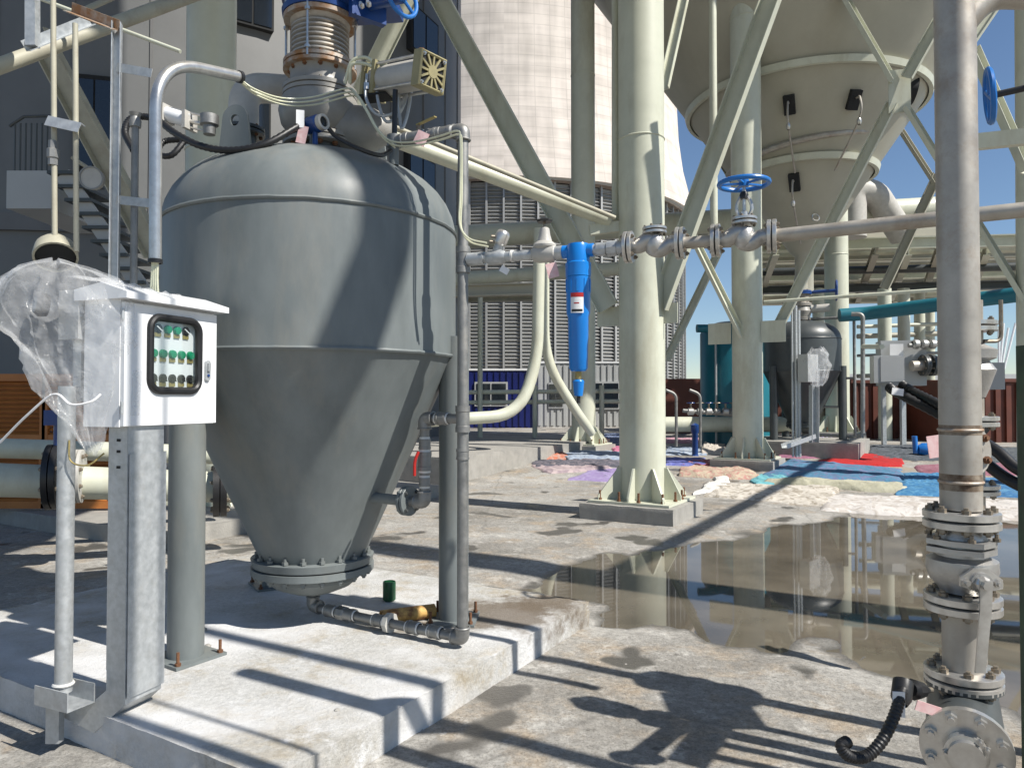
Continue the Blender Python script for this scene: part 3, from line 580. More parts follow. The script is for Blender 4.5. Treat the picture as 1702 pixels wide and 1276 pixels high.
# ---- staircase and landing
rt = root('steel_staircase', 'concrete landing with steel railing and stairs at the left', 'staircase', at(50, 350, 12))
Ys = 12.0
a = at(18, 300, Ys); b = at(92, 300, Ys)
part('landing', MB().box(((a.x + b.x) / 2, Ys + .8, at(50, 318, Ys).z), (b.x - a.x, 1.8, .62)), CONTG, rt)
for i in range(7):
    p = at(24 + i * 9, 300, Ys); part('baluster', MB().cyl(p, V((p.x, p.y, at(20, 205, Ys).z)), .014, n=6), DGREY, rt)
part('top_rail', MB().tube([at(16, 210, Ys), at(40, 194, Ys), at(86, 193, Ys)], .025, 8), DGREY, rt)
for i in range(9):
    p = at(128 + i * 14, 300 + i * 22, Ys - .1); part('step', MB().box(p, (.42, .9, .05)), DGREY, rt)
for dy in (-.45, .45): part('stringer', MB().beam(at(105, 290, Ys + dy), at(250, 500, Ys + dy), rect(.05, .25)), CONTG, rt)
part('stair_rail', MB().tube([at(120, 262, Ys - .5), at(245, 345, Ys - .5)], .03, 8), CREAMD, rt)

# ================================================================== the near tank
T = V((-1.285, 4.77, 0)); TR = .915; ZB = .20; ZF = .60; ZC = 1.875; ZW = 2.657
def tank(t, zb, m, label, s=1.0, near=True, legs=None, lugs=True):
    rt = root('conveying_tank', label, 'tank', (t.x, t.y, zb), 'cone-bottomed conveying tanks')
    z = lambda h: zb + (h - .2) * s
    prof = [(z(.60), .33 * s), (z(ZC) - .02 * s, TR * s - .010), (z(ZC), TR * s)] + [(z(ZC + (ZW - ZC) * k / 6), TR * s) for k in range(1, 7)]
    prof += [(z(ZW + .475 * math.sin(R(a))), TR * s * math.cos(R(a)) ** .62) for a in (8, 16, 25, 34, 43, 52, 60, 68, 75, 81, 86)] + [(z(ZW + .475), 0)]
    sh = part('shell', MB().lathe(t, Z, prof, 96), m, rt, sharp=25)
    for h, rr in ((ZC, TR), (ZW + .015, TR * .998)):
        pts = []
        for i in range(120):
            a = 6.2831853 * i / 120; k = rr * s + .004; pts.append(t + V((math.cos(a) * k, math.sin(a) * k, z(h) + noise.noise((i * .7, h, 0)) * .003)))
        part('weld_bead', MB().tube(pts, .012 * s, 6, closed=True), m, rt, sh)
    # outlet flange and dished end
    f = MB().lathe(t, Z, [(z(.555), .0), (z(.555), .375 * s), (z(.60), .385 * s), (z(.605), .36 * s), (z(.605), .32 * s)], 64).lathe(t, Z, [(z(.545), 0), (z(.545), .385 * s), (z(.505), .385 * s), (z(.50), .36 * s), (z(.50), .30 * s)], 64)
    fl = part('outlet_flange', f, m, rt)
    part('gasket', MB().lathe(t, Z, [(z(.543), 0), (z(.543), .365 * s), (z(.557), .365 * s), (z(.557), 0)], 48), RUBBER, rt, fl)
    for i in range(20 if near else 12):
        a = 6.2831853 * (i + .3) / (20 if near else 12); p = t + V((math.cos(a), math.sin(a), 0)) * .35 * s
        bolt(rt, V((p.x, p.y, z(.607))), Z, .020 * s, .022 * s, m, fl); bolt(rt, V((p.x, p.y, z(.498))), -Z, .020 * s, .012 * s, m, fl)
    part('dished_end', MB().lathe(t, Z, [(z(.50), .31 * s), (z(.46), .30 * s), (z(.41), .24 * s), (z(.37), .14 * s), (z(.35), 0)], 48), m, rt)
    for i, q in enumerate(legs):
        d = (V((q.x, q.y, 0)) - t).normalized()
        lg = part('leg', MB().cyl(V((q.x, q.y, zb + .015)), V((q.x, q.y, z(2.0))), .095 * s, n=24), m, rt)
        part('foot_plate', MB().box((q.x, q.y, zb + .008), (.30 * s, .30 * s, .016), math.atan2(d.y, d.x)), m, rt, lg)
        if near:
            for sx in (-1, 1):
                for sy in (-1, 1): bolt(rt, V((q.x, q.y, zb + .016)) + V((d.x * sx - d.y * sy, d.y * sx + d.x * sy, 0)) * .125, Z, .016, .055, RUST, lg)
    return rt
LA = V((-.372, 4.70, 0)); LB = V((-1.774, 4.02, 0)); LC = V((-1.80, 5.57, 0))
tk = tank(T, ZB, GREY, 'big near grey-painted tank with cone bottom on three legs', legs=(LA, LB, LC))
def lug(px, py, Y, label=None):
    p = at(px, py, Y); q = MB(); n = 18; a0 = .105; pr = []
    outer = [V((-.115, 0, -.22)), V((.115, 0, -.22))] + [V((math.cos(R(180 * i / n)) * .085, 0, math.sin(R(180 * i / n)) * .085 + .03)) for i in range(n + 1)]
    hole = [V((math.cos(R(360 * i / 24)) * .03, 0, math.sin(R(360 * i / 24)) * .035 + .02)) for i in range(24)]
    bm = bmesh.new(); vo = [bm.verts.new(v) for v in outer]; vh = [bm.verts.new(v) for v in hole]
    es = [bm.edges.new((vo[i], vo[(i + 1) % len(vo)])) for i in range(len(vo))] + [bm.edges.new((vh[i], vh[(i + 1) % 24])) for i in range(24)]
    bmesh.ops.triangle_fill(bm, use_beauty=True, edges=es); bmesh.ops.solidify(bm, geom=bm.faces[:], thickness=.022)
    bm.verts.index_update(); rot = Matrix.Rotation(R(-12), 3, 'Z')
    q.v = [p + rot @ v.co for v in bm.verts]; q.f = [tuple(v.index for v in f.verts) for f in bm.faces]; bm.free()
    part('lifting_lug', q, GREY, tk)
lug(390, 205, 4.45); lug(620, 238, 5.45)
# side nozzle on the cone
NZ = 1.0; n0 = T + W * .42 + Z * NZ; n1 = T + W * .76 + Z * NZ
nz_ = part('side_nozzle', MB().cyl(n0, n1, .032, n=20), GREY, tk)
flange(tk, T + W * .775 + Z * NZ, W, .088, .018, 4, GREY, DGREY, br=.012)
part('level_stub', MB().cyl(at(520, 262, 4.25), at(520, 222, 4.25), .018), GREY, tk)
part('vent_stub', MB().cyl(at(655, 275, 4.33), at(655, 240, 4.33), .028), GREY, tk)

# ---- threaded riser piping at the tank's right side
VPx = T + W * 1.17
VP = V((VPx.x, VPx.y, 0))
rt = root('riser_piping', 'weathered threaded pipework rising along the right of the near tank', 'pipework', (VP.x, VP.y, .2))
zt = at(775, 216, VP.y).z; zl = at(770, 432, VP.y).z; zm = at(768, 696, VP.y).z; zbm = .255
part('riser_pipe', MB().cyl(VP + Z * zbm, VP + Z * zt, .031, n=20), GALVD, rt)
def fit(c, ax, L, r, m=None, tape=True, nm='coupling'):
    c = V(c); d = V(ax).normalized(); o = part(nm, MB().lathe(c - d * L / 2, d, [(0, r * .8), (0, r), (L * .22, r), (L * .24, r * .93), (L * .76, r * .93), (L * .78, r), (L, r), (L, r * .8)], 20), m or GALVD, rt)
    if tape:
        for s in (-1, 1): part('thread_tape', MB().lathe(c + d * s * (L / 2 + .006) - d * .006, d, [(0, r * .80), (0, r * .86), (.012, r * .84), (.012, r * .80)], 16), WTAPE, rt, o)
    return o
fit(VP + Z * zl, Z, .15, .042, nm='tee', tape=False); fit(VP + Z * zm, Z, .15, .042, nm='tee', tape=False); fit(VP + Z * (zm - .2), Z, .06, .038, tape=False)
def elbow(p, d1, d2, r=.041, L=.06):
    p = V(p); d1 = V(d1).normalized(); d2 = V(d2).normalized()
    o = part('elbow', MB().tube(pipe([p + d1 * L, p, p + d2 * L], L * .8, 8), r, 18), GALVD, rt)
    for d in (d1, d2): part('elbow_bead', MB().torus(p + d * L, d, r * .98, .006, 20, 6), GALVD, rt, o)
    return o
elbow(VP + Z * zbm, Z, -W); elbow(VP + Z * zt, -Z, -W + V((-.1, .2, 0)))
# drain leg from the dished end to the riser foot
de = T + Z * .30
part('drain_stub', MB().cyl(T + Z * .36, T + Z * .29, .03), GALVD, rt); elbow(T + V((0, -.0, .27)), Z, W)
part('drain_pipe', MB().cyl(T + Z * .262, VP + Z * zbm, .027, n=18), GALVD, rt)
for k in (.16, .30, .56, .82, .98): fit(T + W * k + Z * .26, W, .07 if k != .30 else .12, .040)
part('union_ring', MB().lathe(T + W * .62 + Z * .26, W, [(0, .03), (0, .058), (.035, .062), (.035, .03)], 8), OFFW, rt)
part('valve_body', MB().lathe(T + W * .21 + Z * .26, W, [(0, .03), (.02, .046), (.07, .046), (.09, .03)], 8), GALVD, rt)
# side branch with red-handled valve
e1 = T + W * .90 + Z * NZ; e2 = T + W * .90 + Z * zm
part('branch_pipe', MB().tube(pipe([T + W * .79 + Z * NZ, e1, e2, VP + Z * zm], .05), .028, 18), GALVD, rt)
elbow(e1, -W, Z, .039); elbow(e2, -Z, W, .039)
fit(T + W * .90 + Z * (NZ + .12), Z, .05, .036); bv = fit(T + W * .90 + Z * (NZ + .24), Z, .11, .041, nm='ball_valve'); fit(T + W * .90 + Z * (NZ + .34), Z, .06, .037); fit(T + W * 1.03 + Z * zm, W, .07, .039)
hp = T + W * .90 + Z * (NZ + .24); part('valve_handle', MB().tube(smooth([hp - V((.03, .05, -.06)), hp - V((.05, .055, 0)), hp - V((.052, .055, .08))], 5), .009, 8), RED, rt, bv)
# top run back to the dome nozzle
tn = at(655, 236, 4.33); te = VP + Z * zt
part('top_run', MB().cyl(tn, te, .027, n=18), GALVD, rt)
dd = (te - tn).normalized()
for k, L, r in ((.06, .06, .04), (.30, .13, .043), (.44, .05, .037), (.56, .06, .042), (.74, .09, .04)): fit(tn + (te - tn) * k, dd, L, r)
part('yellow_lever', MB().beam(tn + (te - tn) * .34 + Z * .075, tn + (te - tn) * .62 + Z * .085 - V((0, .05, 0)), rect(.022, .006)), BRASS, rt)
part('lever_stem', MB().cyl(tn + (te - tn) * .36, tn + (te - tn) * .36 + Z * .08, .012), BOLT, rt)
part('tag', MB().box(tn + (te - tn) * .42 + V((0, -.06, -.03)), (.07, .004, .08), R(10), M=Matrix.Rotation(R(25), 3, 'Y')), PINK, rt)
part('tank_riser', MB().cyl(at(655, 252, 4.33), at(657, 150, 4.33), .016), BLACK, rt)
part('tee', MB().lathe(at(655, 245, 4.33), Z, [(0, .03), (0, .042), (.07, .042), (.07, .03)], 16), GALVD, rt)

# ---- valve stack over the dome
SX = V((-1.258, 4.77, 0))
def zpx(y, Y=4.62): return at(530, y, Y).z
rt = root('dome_valve', 'grey dome valve with flanges on top of the near tank', 'valve', SX + Z * zpx(242))
z0 = zpx(240)
part('neck', MB().lathe(SX, Z, [(z0 - .12, .17), (z0 + .02, .17)], 40), DGREY, rt)
flange(rt, SX + Z * (z0 + .055), Z, .235, .028, 12, VALVE, RUST, br=.018)
part('body', MB().lathe(SX, Z, [(z0 + .08, .17), (z0 + .11, .20), (z0 + .17, .245), (z0 + .25, .262), (z0 + .31, .25), (z0 + .34, .235), (z0 + .34, .15)], 48), VALVE, rt)
bq = MB(); cq = SX + V((.28, .02, z0 + .17))
for i in range(13):
    pass
bq.lathe(SX + V((-.02, .03, z0 + .16)), V((1, -.12, -.05)), [(0, .16), (.12, .165), (.25, .16), (.38, .135), (.47, .09), (.51, .04), (.52, 0)], 32)
part('side_chamber', bq, VALVE, rt)
flange(rt, SX + Z * (z0 + .375), Z, .238, .026, 12, VALVE, BOLT, br=.016)
part('upper_spool', MB().lathe(SX, Z, [(z0 + .40, .205), (z0 + .43, .19), (z0 + .50, .19), (z0 + .52, .20)], 40), VALVE, rt)
# actuator
A0 = at(612, 140, 4.62); A1 = at(708, 122, 4.28); ad = (A1 - A0).normalized()
ac = part('actuator_cylinder', MB().cyl(A0 + ad * .09, A1, .088, n=32), OFFW, rt)
M_ = Matrix(frame(ad)).transposed()
M3 = Matrix((ad.cross(Z).normalized(), ad, ad.cross(Z).normalized().cross(ad))).transposed()
for k, m_ in ((.06, OLIVE), (.11, OLIVE)): part('end_block', MB().box(A0 + ad * (k if k < .1 else .155), (.19, .03, .20), M=M3), m_, rt, ac)
cap = part('end_cap', MB().box(A1 + ad * .02, (.205, .05, .205), M=M3), OLIVE, rt)
xr = M3 @ V((1, 0, 0)); zr = M3 @ V((0, 0, 1)); fc = A1 + ad * .046
part('cap_recess', MB().box(fc + ad * .001, (.17, .006, .17), M=M3), DARK, rt, cap)
for i in range(12):
    a = i * R(30); part('cap_rib', MB().beam(fc + ad * .006, fc + ad * .006 + (xr * math.cos(a) + zr * math.sin(a)) * .098, rect(.012, .016), ad), OLIVE, rt, cap)
part('cap_hub', MB().cyl(fc, fc + ad * .016, .036, n=24), OLIVE, rt, cap)
part('cap_rim', MB().tube([fc + xr * sx * .094 + zr * sz * .094 + ad * .006 for sx, sz in ((-1, -1), (1, -1), (1, 1), (-1, 1))], .013, 6, closed=True), OLIVE, rt, cap)
for sx, sz in ((-1, -1), (1, -1), (1, 1), (-1, 1)):
    part('tie_rod', MB().cyl(A0 + ad * .05 + xr * sx * .078 + zr * sz * .078, A1 + xr * sx * .078 + zr * sz * .078, .009, n=8), BRIGHT, rt, ac)
    bolt(rt, fc + xr * sx * .08 + zr * sz * .08 + ad * .006, ad, .012, .01, BRIGHT, cap)
part('orange_fitting', MB().cyl(A1 - ad * .06 + zr * .09, A1 - ad * .06 + zr * .15, .016), ORNG2, rt, ac)
part('fitting_body', MB().lathe(A1 - ad * .06 - xr * .0 + zr * .02, zr, [(0, .02), (.03, .024), (.07, .02)], 8), BRIGHT, rt, ac)
part('bracket', MB().box(A0 + V((.06, -.1, -.13)), (.2, .12, .012), R(-15)), DARK, rt)
for i, (dx, dz) in enumerate(((0, 0), (.07, .02), (.2, .0))):
    part('air_line', MB().tube(smooth([A0 + V((.02 + dx, -.14, .0)), A0 + V((.02 + dx, -.16, -.16)), A0 + V((.1 + dx * .7, -.18, -.27 - .04 * i)), A0 + V((.22 + dx * .3, -.16, -.22)), A0 + V((.30, -.12, .02 + dz))], 6), .010, 8), GALV, rt)
    part('line_nut', MB().lathe(A0 + V((.02 + dx, -.15, -.1)), Z, [(0, .012), (0, .018), (.04, .018), (.04, .012)], 6), BRIGHT, rt)
for i in range(2): part('hose_loop', MB().tube(smooth([A0 + V((-.12 + .03 * i, -.12, -.05)), A0 + V((-.07, -.16, .07 - .02 * i)), A0 + V((.03, -.16, .09 - .04 * i)), A0 + V((.09, -.15, -.0)), A0 + V((.08, -.15, -.1))], 6), .011, 8), TUBE, rt)

z1 = z0 + .545
rt = root('expansion_joint', 'rust-stained bellows expansion joint under the blue gate valve', 'expansion joint', SX + Z * (z1 - .03))
flange(rt, SX + Z * (z1 + .0), Z, .235, .024, 12, RUSTM, RUST, br=.017)
bel = [(z1 + .024, .205), (z1 + .04, .185)]
for i in range(7): bel += [(z1 + .055 + i * .030, .166), (z1 + .064 + i * .030, .186), (z1 + .074 + i * .030, .186), (z1 + .083 + i * .030, .166)]
zt2 = z1 + .055 + 7 * .03
part('bellows', MB().lathe(SX, Z, bel + [(zt2 + .01, .185), (zt2 + .05, .20)], 56), STEEL, rt, sharp=60)
part('upper_collar', MB().lathe(SX, Z, [(zt2 + .03, .19), (zt2 + .03, .232), (zt2 + .058, .235), (zt2 + .058, .15)], 48), RUSTM, rt)
for a in (-95, -5, 85, 175):
    p = SX + V((math.cos(R(a)), math.sin(R(a)), 0)) * .232
    rd = part('tie_rod', MB().cyl(p + Z * (z1 - .01), p + Z * (zt2 + .09), .008, n=10), BRIGHT, rt)
    for z_ in (z1 + .035, zt2 + .01, zt2 + .075): part('nut', MB().lathe(p + Z * z_, Z, [(0, 0), (0, .018), (.018, .018), (.018, 0)], 6), BRIGHT, rt, rd)
z2 = zt2 + .062
rt = root('gate_valve', 'dark blue knife gate valve with handwheel at the top edge', 'gate valve', SX + Z * z2)
part('lower_flange', MB().lathe(SX, Z, [(z2, 0), (z2, .24), (z2 + .035, .245), (z2 + .035, .0)], 48), NAVY, rt)
part('body', MB().lathe(SX, Z, [(z2 + .035, .20), (z2 + .10, .20)], 40).box(SX + V((.20, -.03, z2 + .07)), (.62, .34, .07), R(-8)), NAVY, rt)
part('upper_flange', MB().lathe(SX, Z, [(z2 + .10, 0), (z2 + .10, .245), (z2 + .14, .245), (z2 + .14, 0)], 48), NAVY, rt)
for i in range(12):
    a = i * R(30); p = SX + V((math.cos(a), math.sin(a), 0)) * .222; part('stud', MB().cyl(p + Z * (z2 - .03), p + Z * (z2 + .13), .010, n=8), BRIGHT, rt)
hw = at(668, -4, 4.3); hb = SX + V((.3, -.08, z2 + .05)); hd = (hw - hb).normalized()
part('stem_tube', MB().cyl(hb, hw, .035, n=20), NAVY, rt); part('bonnet_plate', MB().box(hb + hd * .06 - Z * .02, (.05, .24, .16), math.atan2(hd.y, hd.x)), NAVY, rt)
for s in (-1, 1):
    for k in (.0, .1): bolt(rt, hb + hd * (.03 + k) + V((0, -.12, s * .05 - .02)), V((0, -1, 0)), .018, .03, BRIGHT)
hx = V((.75, -.62, .12)).normalized()
wh = part('handwheel', MB().torus(hw, hx, .115, .013, 40, 10), WHEELB, rt); ha, hb2, _ = frame(hx)
for i in range(3):
    a = R(20 + 120 * i); part('spoke', MB().cyl(hw, hw + (ha * math.cos(a) + hb2 * math.sin(a)) * .115, .010, n=8), WHEELB, rt, wh)
part('wheel_hub', MB().cyl(hw - hx * .02, hw + hx * .03, .022), WHEELB, rt, wh)
part('feed_spool', MB().lathe(SX, Z, [(z2 + .14, .2), (5.0, .2)], 40), CREAM, rt)

# ---- level transmitter on the dome
p = at(524, 207, 4.22); rt = root('level_transmitter', 'blue level transmitter on the near tank dome', 'transmitter', p - Z * .08)
ax = V((.85, -.5, .05)).normalized()
part('housing', MB().lathe(p - ax * .06, ax, [(0, 0), (0, .045), (.02, .05), (.09, .05), (.1, .042), (.1, 0)], 28), NAVY, rt)
part('face_ring', MB().lathe(p + ax * .04, ax, [(0, 0), (0, .045), (.03, .045), (.03, .03), (.02, .03), (.02, 0)], 28), OFFW, rt)
part('face_glass', MB().cyl(p + ax * .058, p + ax * .062, .03, n=20), GLASSD, rt)
part('stem', MB().cyl(p - Z * .12, p - Z * .03, .016), NAVY, rt)
part('white_tag', MB().box(p + V((-.07, -.06, .01)), (.045, .004, .10), R(15)), PAPER, rt); part('pink_tag', MB().box(p + V((-.06, -.055, -.08)), (.055, .004, .10), M=Matrix.Rotation(R(12), 3, 'Y')), PINK, rt)
solo('corrugated_hose', 'black corrugated hose hanging across the near tank dome', 'hose', MB().tube(smooth([at(512, 200, 4.25), at(488, 214, 4.15), at(440, 240, 4.05), at(385, 250, 4.05), at(335, 243, 4.1), at(292, 222, 4.2), at(262, 200, 4.3), at(236, 194, 4.35), at(215, 200, 4.3), at(208, 222, 4.25), at(222, 250, 4.2)], 12), .021, 12, ridge=.16), RUBBER)
solo('corrugated_hose', 'short black hose loop left of the lifting lug', 'hose', MB().tube(smooth([at(300, 232, 4.4), at(272, 236, 4.4), at(262, 255, 4.35), at(285, 258, 4.3), at(310, 230, 4.35)], 10), .019, 10, ridge=.16), RUBBER)
solo('signal_cable', 'black cable from the blue transmitter to the tank riser', 'cable', MB().tube(smooth([at(545, 212, 4.25), at(560, 228, 4.15), at(598, 248, 4.05), at(632, 258, 4.15), at(650, 250, 4.28)], 8), .013, 8), BLACK)
tb = [(398, 128, 3.95), (425, 148, 3.98), (470, 163, 4.2), (520, 162, 4.3), (575, 148, 4.35), (592, 152, 4.3), (610, 180, 4.25), (628, 212, 4.22), (652, 234, 4.2), (690, 236, 4.15), (735, 226, 4.1), (762, 218, 4.05), (768, 232, 4.05), (768, 320, 4.05), (767, 372, 4.05), (782, 396, 4.03), (812, 404, 4.0)]
for i in range(4): solo('pneumatic_tube', ('uppermost clear tube of the bundle, reaching the seat valve', 'second clear tube of the bundle, reaching the seat valve', 'third clear tube, ending at the tank riser', 'lowest clear tube, ending at the tank riser')[i], 'tube', MB().tube(smooth([at(a + i * 2.5 - 3, b + (i % 2) * 3 + i * 3, c + .012 * i) for a, b, c in (tb if i < 2 else tb[:9])], 5), .0055, 6), TUBE, 'clear pneumatic tubes')
# ---- second inlet elbow and pneumatic cylinder at the left of the dome
rt = root('inlet_elbow', 'off-white inlet elbow on a dark flange left of the dome valve', 'elbow', at(410, 235, 5.0))
e = at(405, 215, 5.0); part('bend', MB().tube(pipe([e, at(405, 145, 5.0), at(490, 150, 5.2)], .2, 10), .10, 24), OFFW, rt); flange(rt, e - Z * .02, Z, .14, .02, 8, DGREY, RUST, br=.012)
part('stub', MB().cyl(e - Z * .25, e, .085), DGREY, rt)
rt = root('pneumatic_cylinder', 'small white pneumatic cylinder beside the lifting lug', 'cylinder', at(310, 205, 4.6))
p = at(278, 190, 4.6); q = at(315, 202, 4.55); r_ = at(348, 208, 4.5)
part('barrel', MB().cyl(p, q, .045, n=20), WHITE, rt)
for k in (p, q): part('end_block', MB().box(k, (.025, .11, .11), R(-18)), OFFW, rt)
for s in (-1, 1): part('guide_rod', MB().cyl(p + Z * s * .045, r_ + Z * s * .045, .007, n=8), BRIGHT, rt)
part('piston', MB().cyl(q, r_, .014), BRIGHT, rt); part('valve_cup', MB().lathe(r_ - Z * .06, Z, [(0, 0), (0, .035), (.05, .04), (.06, .055), (.12, .055), (.12, 0)], 20), GALVD, rt)
# ---- rust pipe scrap and can on the plinth
p = at(722, 1003, 4.75); p.z = .245; q = at(633, 1013, 4.6); q.z = .245
solo('pipe_scrap', 'yellowish rusty length of pipe lying on the plinth', 'scrap pipe', MB().lathe(q, p - q, [(.03, 0), (.03, .034), (0, .034), (0, .044), ((p - q).length, .044), ((p - q).length, 0)], 18), YRUST)
p = G(647, 998, .2); p.z = .2
rt = root('drink_can', 'green drink can standing on the plinth', 'can', p); part('body', MB().lathe(p, Z, [(0, 0), (0, .034), (.012, .045), (.125, .045), (.135, .042), (.135, .038), (.128, .038), (.128, 0)], 24), GCAN, rt)
for i, (px, py, r_) in enumerate(((345, 1075, .02), (500, 975, .025), (338, 1048, .022), (560, 1180, .012), (890, 1215, .014), (1040, 1105, .012), (700, 1215, .014))):
    q = MB(); c = G(px, py, .2 if px < 700 else .02); q.lathe(c - Z * .004, Z, [(0, 0), (0, r_), (r_ * .6, r_ * 1.1), (r_ * 1.1, r_ * .5), (r_ * 1.15, 0)], 7); 
    for v in q.v: v += V((noise.noise(v * 60), noise.noise(v * 50 + V((3, 3, 3))), 0)) * r_ * .3
    solo('stone_chip', ('grey stone chip by the near left tank leg', 'dark stone chip under the tank outlet', 'pale stone chip right of the left tank leg', 'tiny stone chip on the sunlit plinth', 'tiny stone chip on the yard beside the plinth', 'small stone chip near the puddle edge', 'small stone chip at the plinth foot')[i], 'stone', q, CONC_P)

# ================================================================== control cabinet and its supports
bl = V((-1.697, 3.20, 0)); br_ = V((-1.503, 3.73, 0)); cu = (br_ - bl).normalized(); cn = V((cu.y, -cu.x, 0)); cw = (br_ - bl).length; cz0 = 1.48; cz1 = 2.04; ca = math.atan2(cu.y, cu.x)
mid = (bl + br_) / 2
rt = root('control_cabinet', 'white control cabinet with a window of green lamps and switches', 'cabinet', mid - cn * .12 + Z * cz0)
part('body', MB().box(mid - cn * .125 + Z * (cz0 + cz1) / 2, (cw, .21, cz1 - cz0), ca), WHITE, rt)
P_ = lambda x, z, d=0: bl + cu * x + cn * d + Z * (cz0 + z)
H = cz1 - cz0
# door with a rounded window opening
wx0, wx1, wz0, wz1 = .145, .435, .165, .495
def rr_(x0, x1, z0, z1, r, k=5):
    o = []
    for cx_, cz_, a0 in ((x1 - r, z1 - r, 0), (x0 + r, z1 - r, 90), (x0 + r, z0 + r, 180), (x1 - r, z0 + r, 270)):
        for i in range(k + 1): a = R(a0 + 90 * i / k); o.append((cx_ + r * math.cos(a), cz_ + r * math.sin(a)))
    return o
inn = rr_(wx0, wx1, wz0, wz1, .05); n = len(inn)
out = []
for x, z in inn:
    dx, dz = x - (wx0 + wx1) / 2, z - (wz0 + wz1) / 2
    tx = ((cw - .004 if dx > 0 else .004) - (wx0 + wx1) / 2) / dx if abs(dx) > 1e-6 else 1e9; tz = ((H - .012 if dz > 0 else .004) - (wz0 + wz1) / 2) / dz if abs(dz) > 1e-6 else 1e9
    t = min(tx, tz); out.append(((wx0 + wx1) / 2 + dx * t, (wz0 + wz1) / 2 + dz * t))
corners = [(cw - .004, H - .012), (.004, H - .012), (.004, .004), (cw - .004, .004)]
q = MB(); 
for cc in corners:
    i = min(range(n), key=lambda k: (out[k][0] - cc[0]) ** 2 + (out[k][1] - cc[1]) ** 2); out[i] = cc
for d0 in (-.018, .002): q.v += [P_(x, z, d0) for x, z in inn] + [P_(x, z, d0) for x, z in out]
for i in range(n):
    j = (i + 1) % n; q.f += [(i, j, n + j, n + i), (2 * n + i, 3 * n + i, 3 * n + j, 2 * n + j), (i, 2 * n + i, 2 * n + j, j), (n + i, n + j, 3 * n + j, 3 * n + i)]
dr = part('door', q, WHITE, rt, sharp=30)
gk = part('window_gasket', MB().tube([P_(x, z, .004) for x, z in rr_(wx0 - .004, wx1 + .004, wz0 - .004, wz1 + .004, .055, 6)], .018, 10, closed=True), RUBBER, rt, dr)
part('window_pane', MB().prism([P_(x, z, .0) for x, z in inn], cn * .003), PANE, rt, dr)
part('switch_panel', MB().box(P_((wx0 + wx1) / 2, (wz0 + wz1) / 2, -.0185), (wx1 - wx0 + .02, .002, wz1 - wz0 + .02), ca), WHITE, rt)
for row, (z, kinds) in enumerate(((.445, 'sggs'), (.33, 'ggggg'), (.215, 'kkkkk'))):
    for k, kd in enumerate(kinds):
        x = wx0 + .032 + k * .056 + (.026 if row == 0 else 0)
        pl = part('switch_plate', MB().box(P_(x, z - .024, -.014), (.034, .006, .018), ca), BRASS, rt)
        if kd == 'g': part('indicator_lamp', MB().lathe(P_(x, z + .004, -.018), cn, [(0, .021), (.008, .021), (.010, .0195), (.016, .018), (.0172, .012), (.0176, 0)], 20), GREENL, rt)
        else:
            b_ = part('selector_switch', MB().lathe(P_(x, z + .004, -.018), cn, [(0, .021), (.010, .021), (.011, .016), (.015, .016), (.015, 0)], 18), BLACK, rt)
            part('pointer', MB().beam(P_(x - .016, z + .014, -.003), P_(x + .016, z - .008, -.003), rect(.005, .004), cn), BLACK if kd == 'k' else WHITE, rt, b_)
lidq = MB().prism([P_(-.03, H + .0, .05), P_(-.03, H + .028, .05), P_(-.03, H + .075, -.10), P_(-.03, H + .05, -.26), P_(-.03, H + .0, -.26)], cu * (cw + .06))
part('lid', lidq, WHITE, rt)
hd_ = part('handle_plate', MB().prism([P_(x, z, .002) for x, z in rr_(cw - .088, cw - .055, .215, .315, .012)], cn * .012), GALV, rt); part('handle_button', MB().cyl(P_(cw - .072, .240, .014), P_(cw - .072, .240, .019), .007), NAVY, rt, hd_)
part('handle_lever', MB().beam(P_(cw - .072, .262, .018), P_(cw - .072, .30, .020), rect(.016, .01), cn), GALV, rt, hd_)
q = MB(); nn = 8
for i in range(nn):
    for j in range(nn): q.v.append(P_(.035 + .05 * i / 7 + .012 * j / 7, .05 + .20 * j / 7, .004 + abs(noise.noise((i * .7, j * .9, 3))) * .006))
q.f = [(i * nn + j, (i + 1) * nn + j, (i + 1) * nn + j + 1, i * nn + j + 1) for i in range(nn - 1) for j in range(nn - 1)]
part('clear_tape', q, FILM, rt)
for z_ in (.06, H - .09): part('hinge', MB().cyl(P_(-.004, z_, .0), P_(-.004, z_ + .05, .0), .006), GALV, rt)
# cable-tray support under the cabinet
rt = root('cable_tray_post', 'galvanised cable tray standing under the white cabinet', 'cable tray', V((-1.66, 3.36, .2)))
tp = V((-1.665, 3.345, 0)); tw = .20; tdp = .11
def trough(p0, p1, nm, t=.004):
    mb = MB(); p0 = V(p0); p1 = V(p1); d = (p1 - p0)
    for pr in ((rect(tw, t), V((0, 0, 0))), (rect(t, tdp), cu * (tw / 2) - cn * tdp / 2), (rect(t, tdp), -cu * (tw / 2) - cn * tdp / 2), (rect(tw, t), -cn * tdp)):
        mb.prism([p0 + pr[1] + cu * a + cn * b for a, b in pr[0]], d)
    return part(nm, mb, GALV, rt)
trough(tp + Z * .40, tp + Z * cz0, 'tray_riser')
part('cover_plate', MB().prism([tp + cu * a + cn * .006 + Z * .285 for a in (-tw / 2 + .004, tw / 2 + .01)] + [tp + cu * (tw / 2 + .01) + cn * .006 + Z * 1.36, tp + cu * (-tw / 2 + .004) + cn * .006 + Z * 1.36], cn * .003), GALV, rt)
F_ = tp - cu * tw / 2
part('tray_bend', MB().prism([F_ + cn * a + Z * b for a, b in ((0, .40), (-.11, .40), (-.11, .31), (-.22, .225), (-.42, .215), (-.42, .165), (-.18, .112), (0, .262))], cu * tw), GALV, rt)
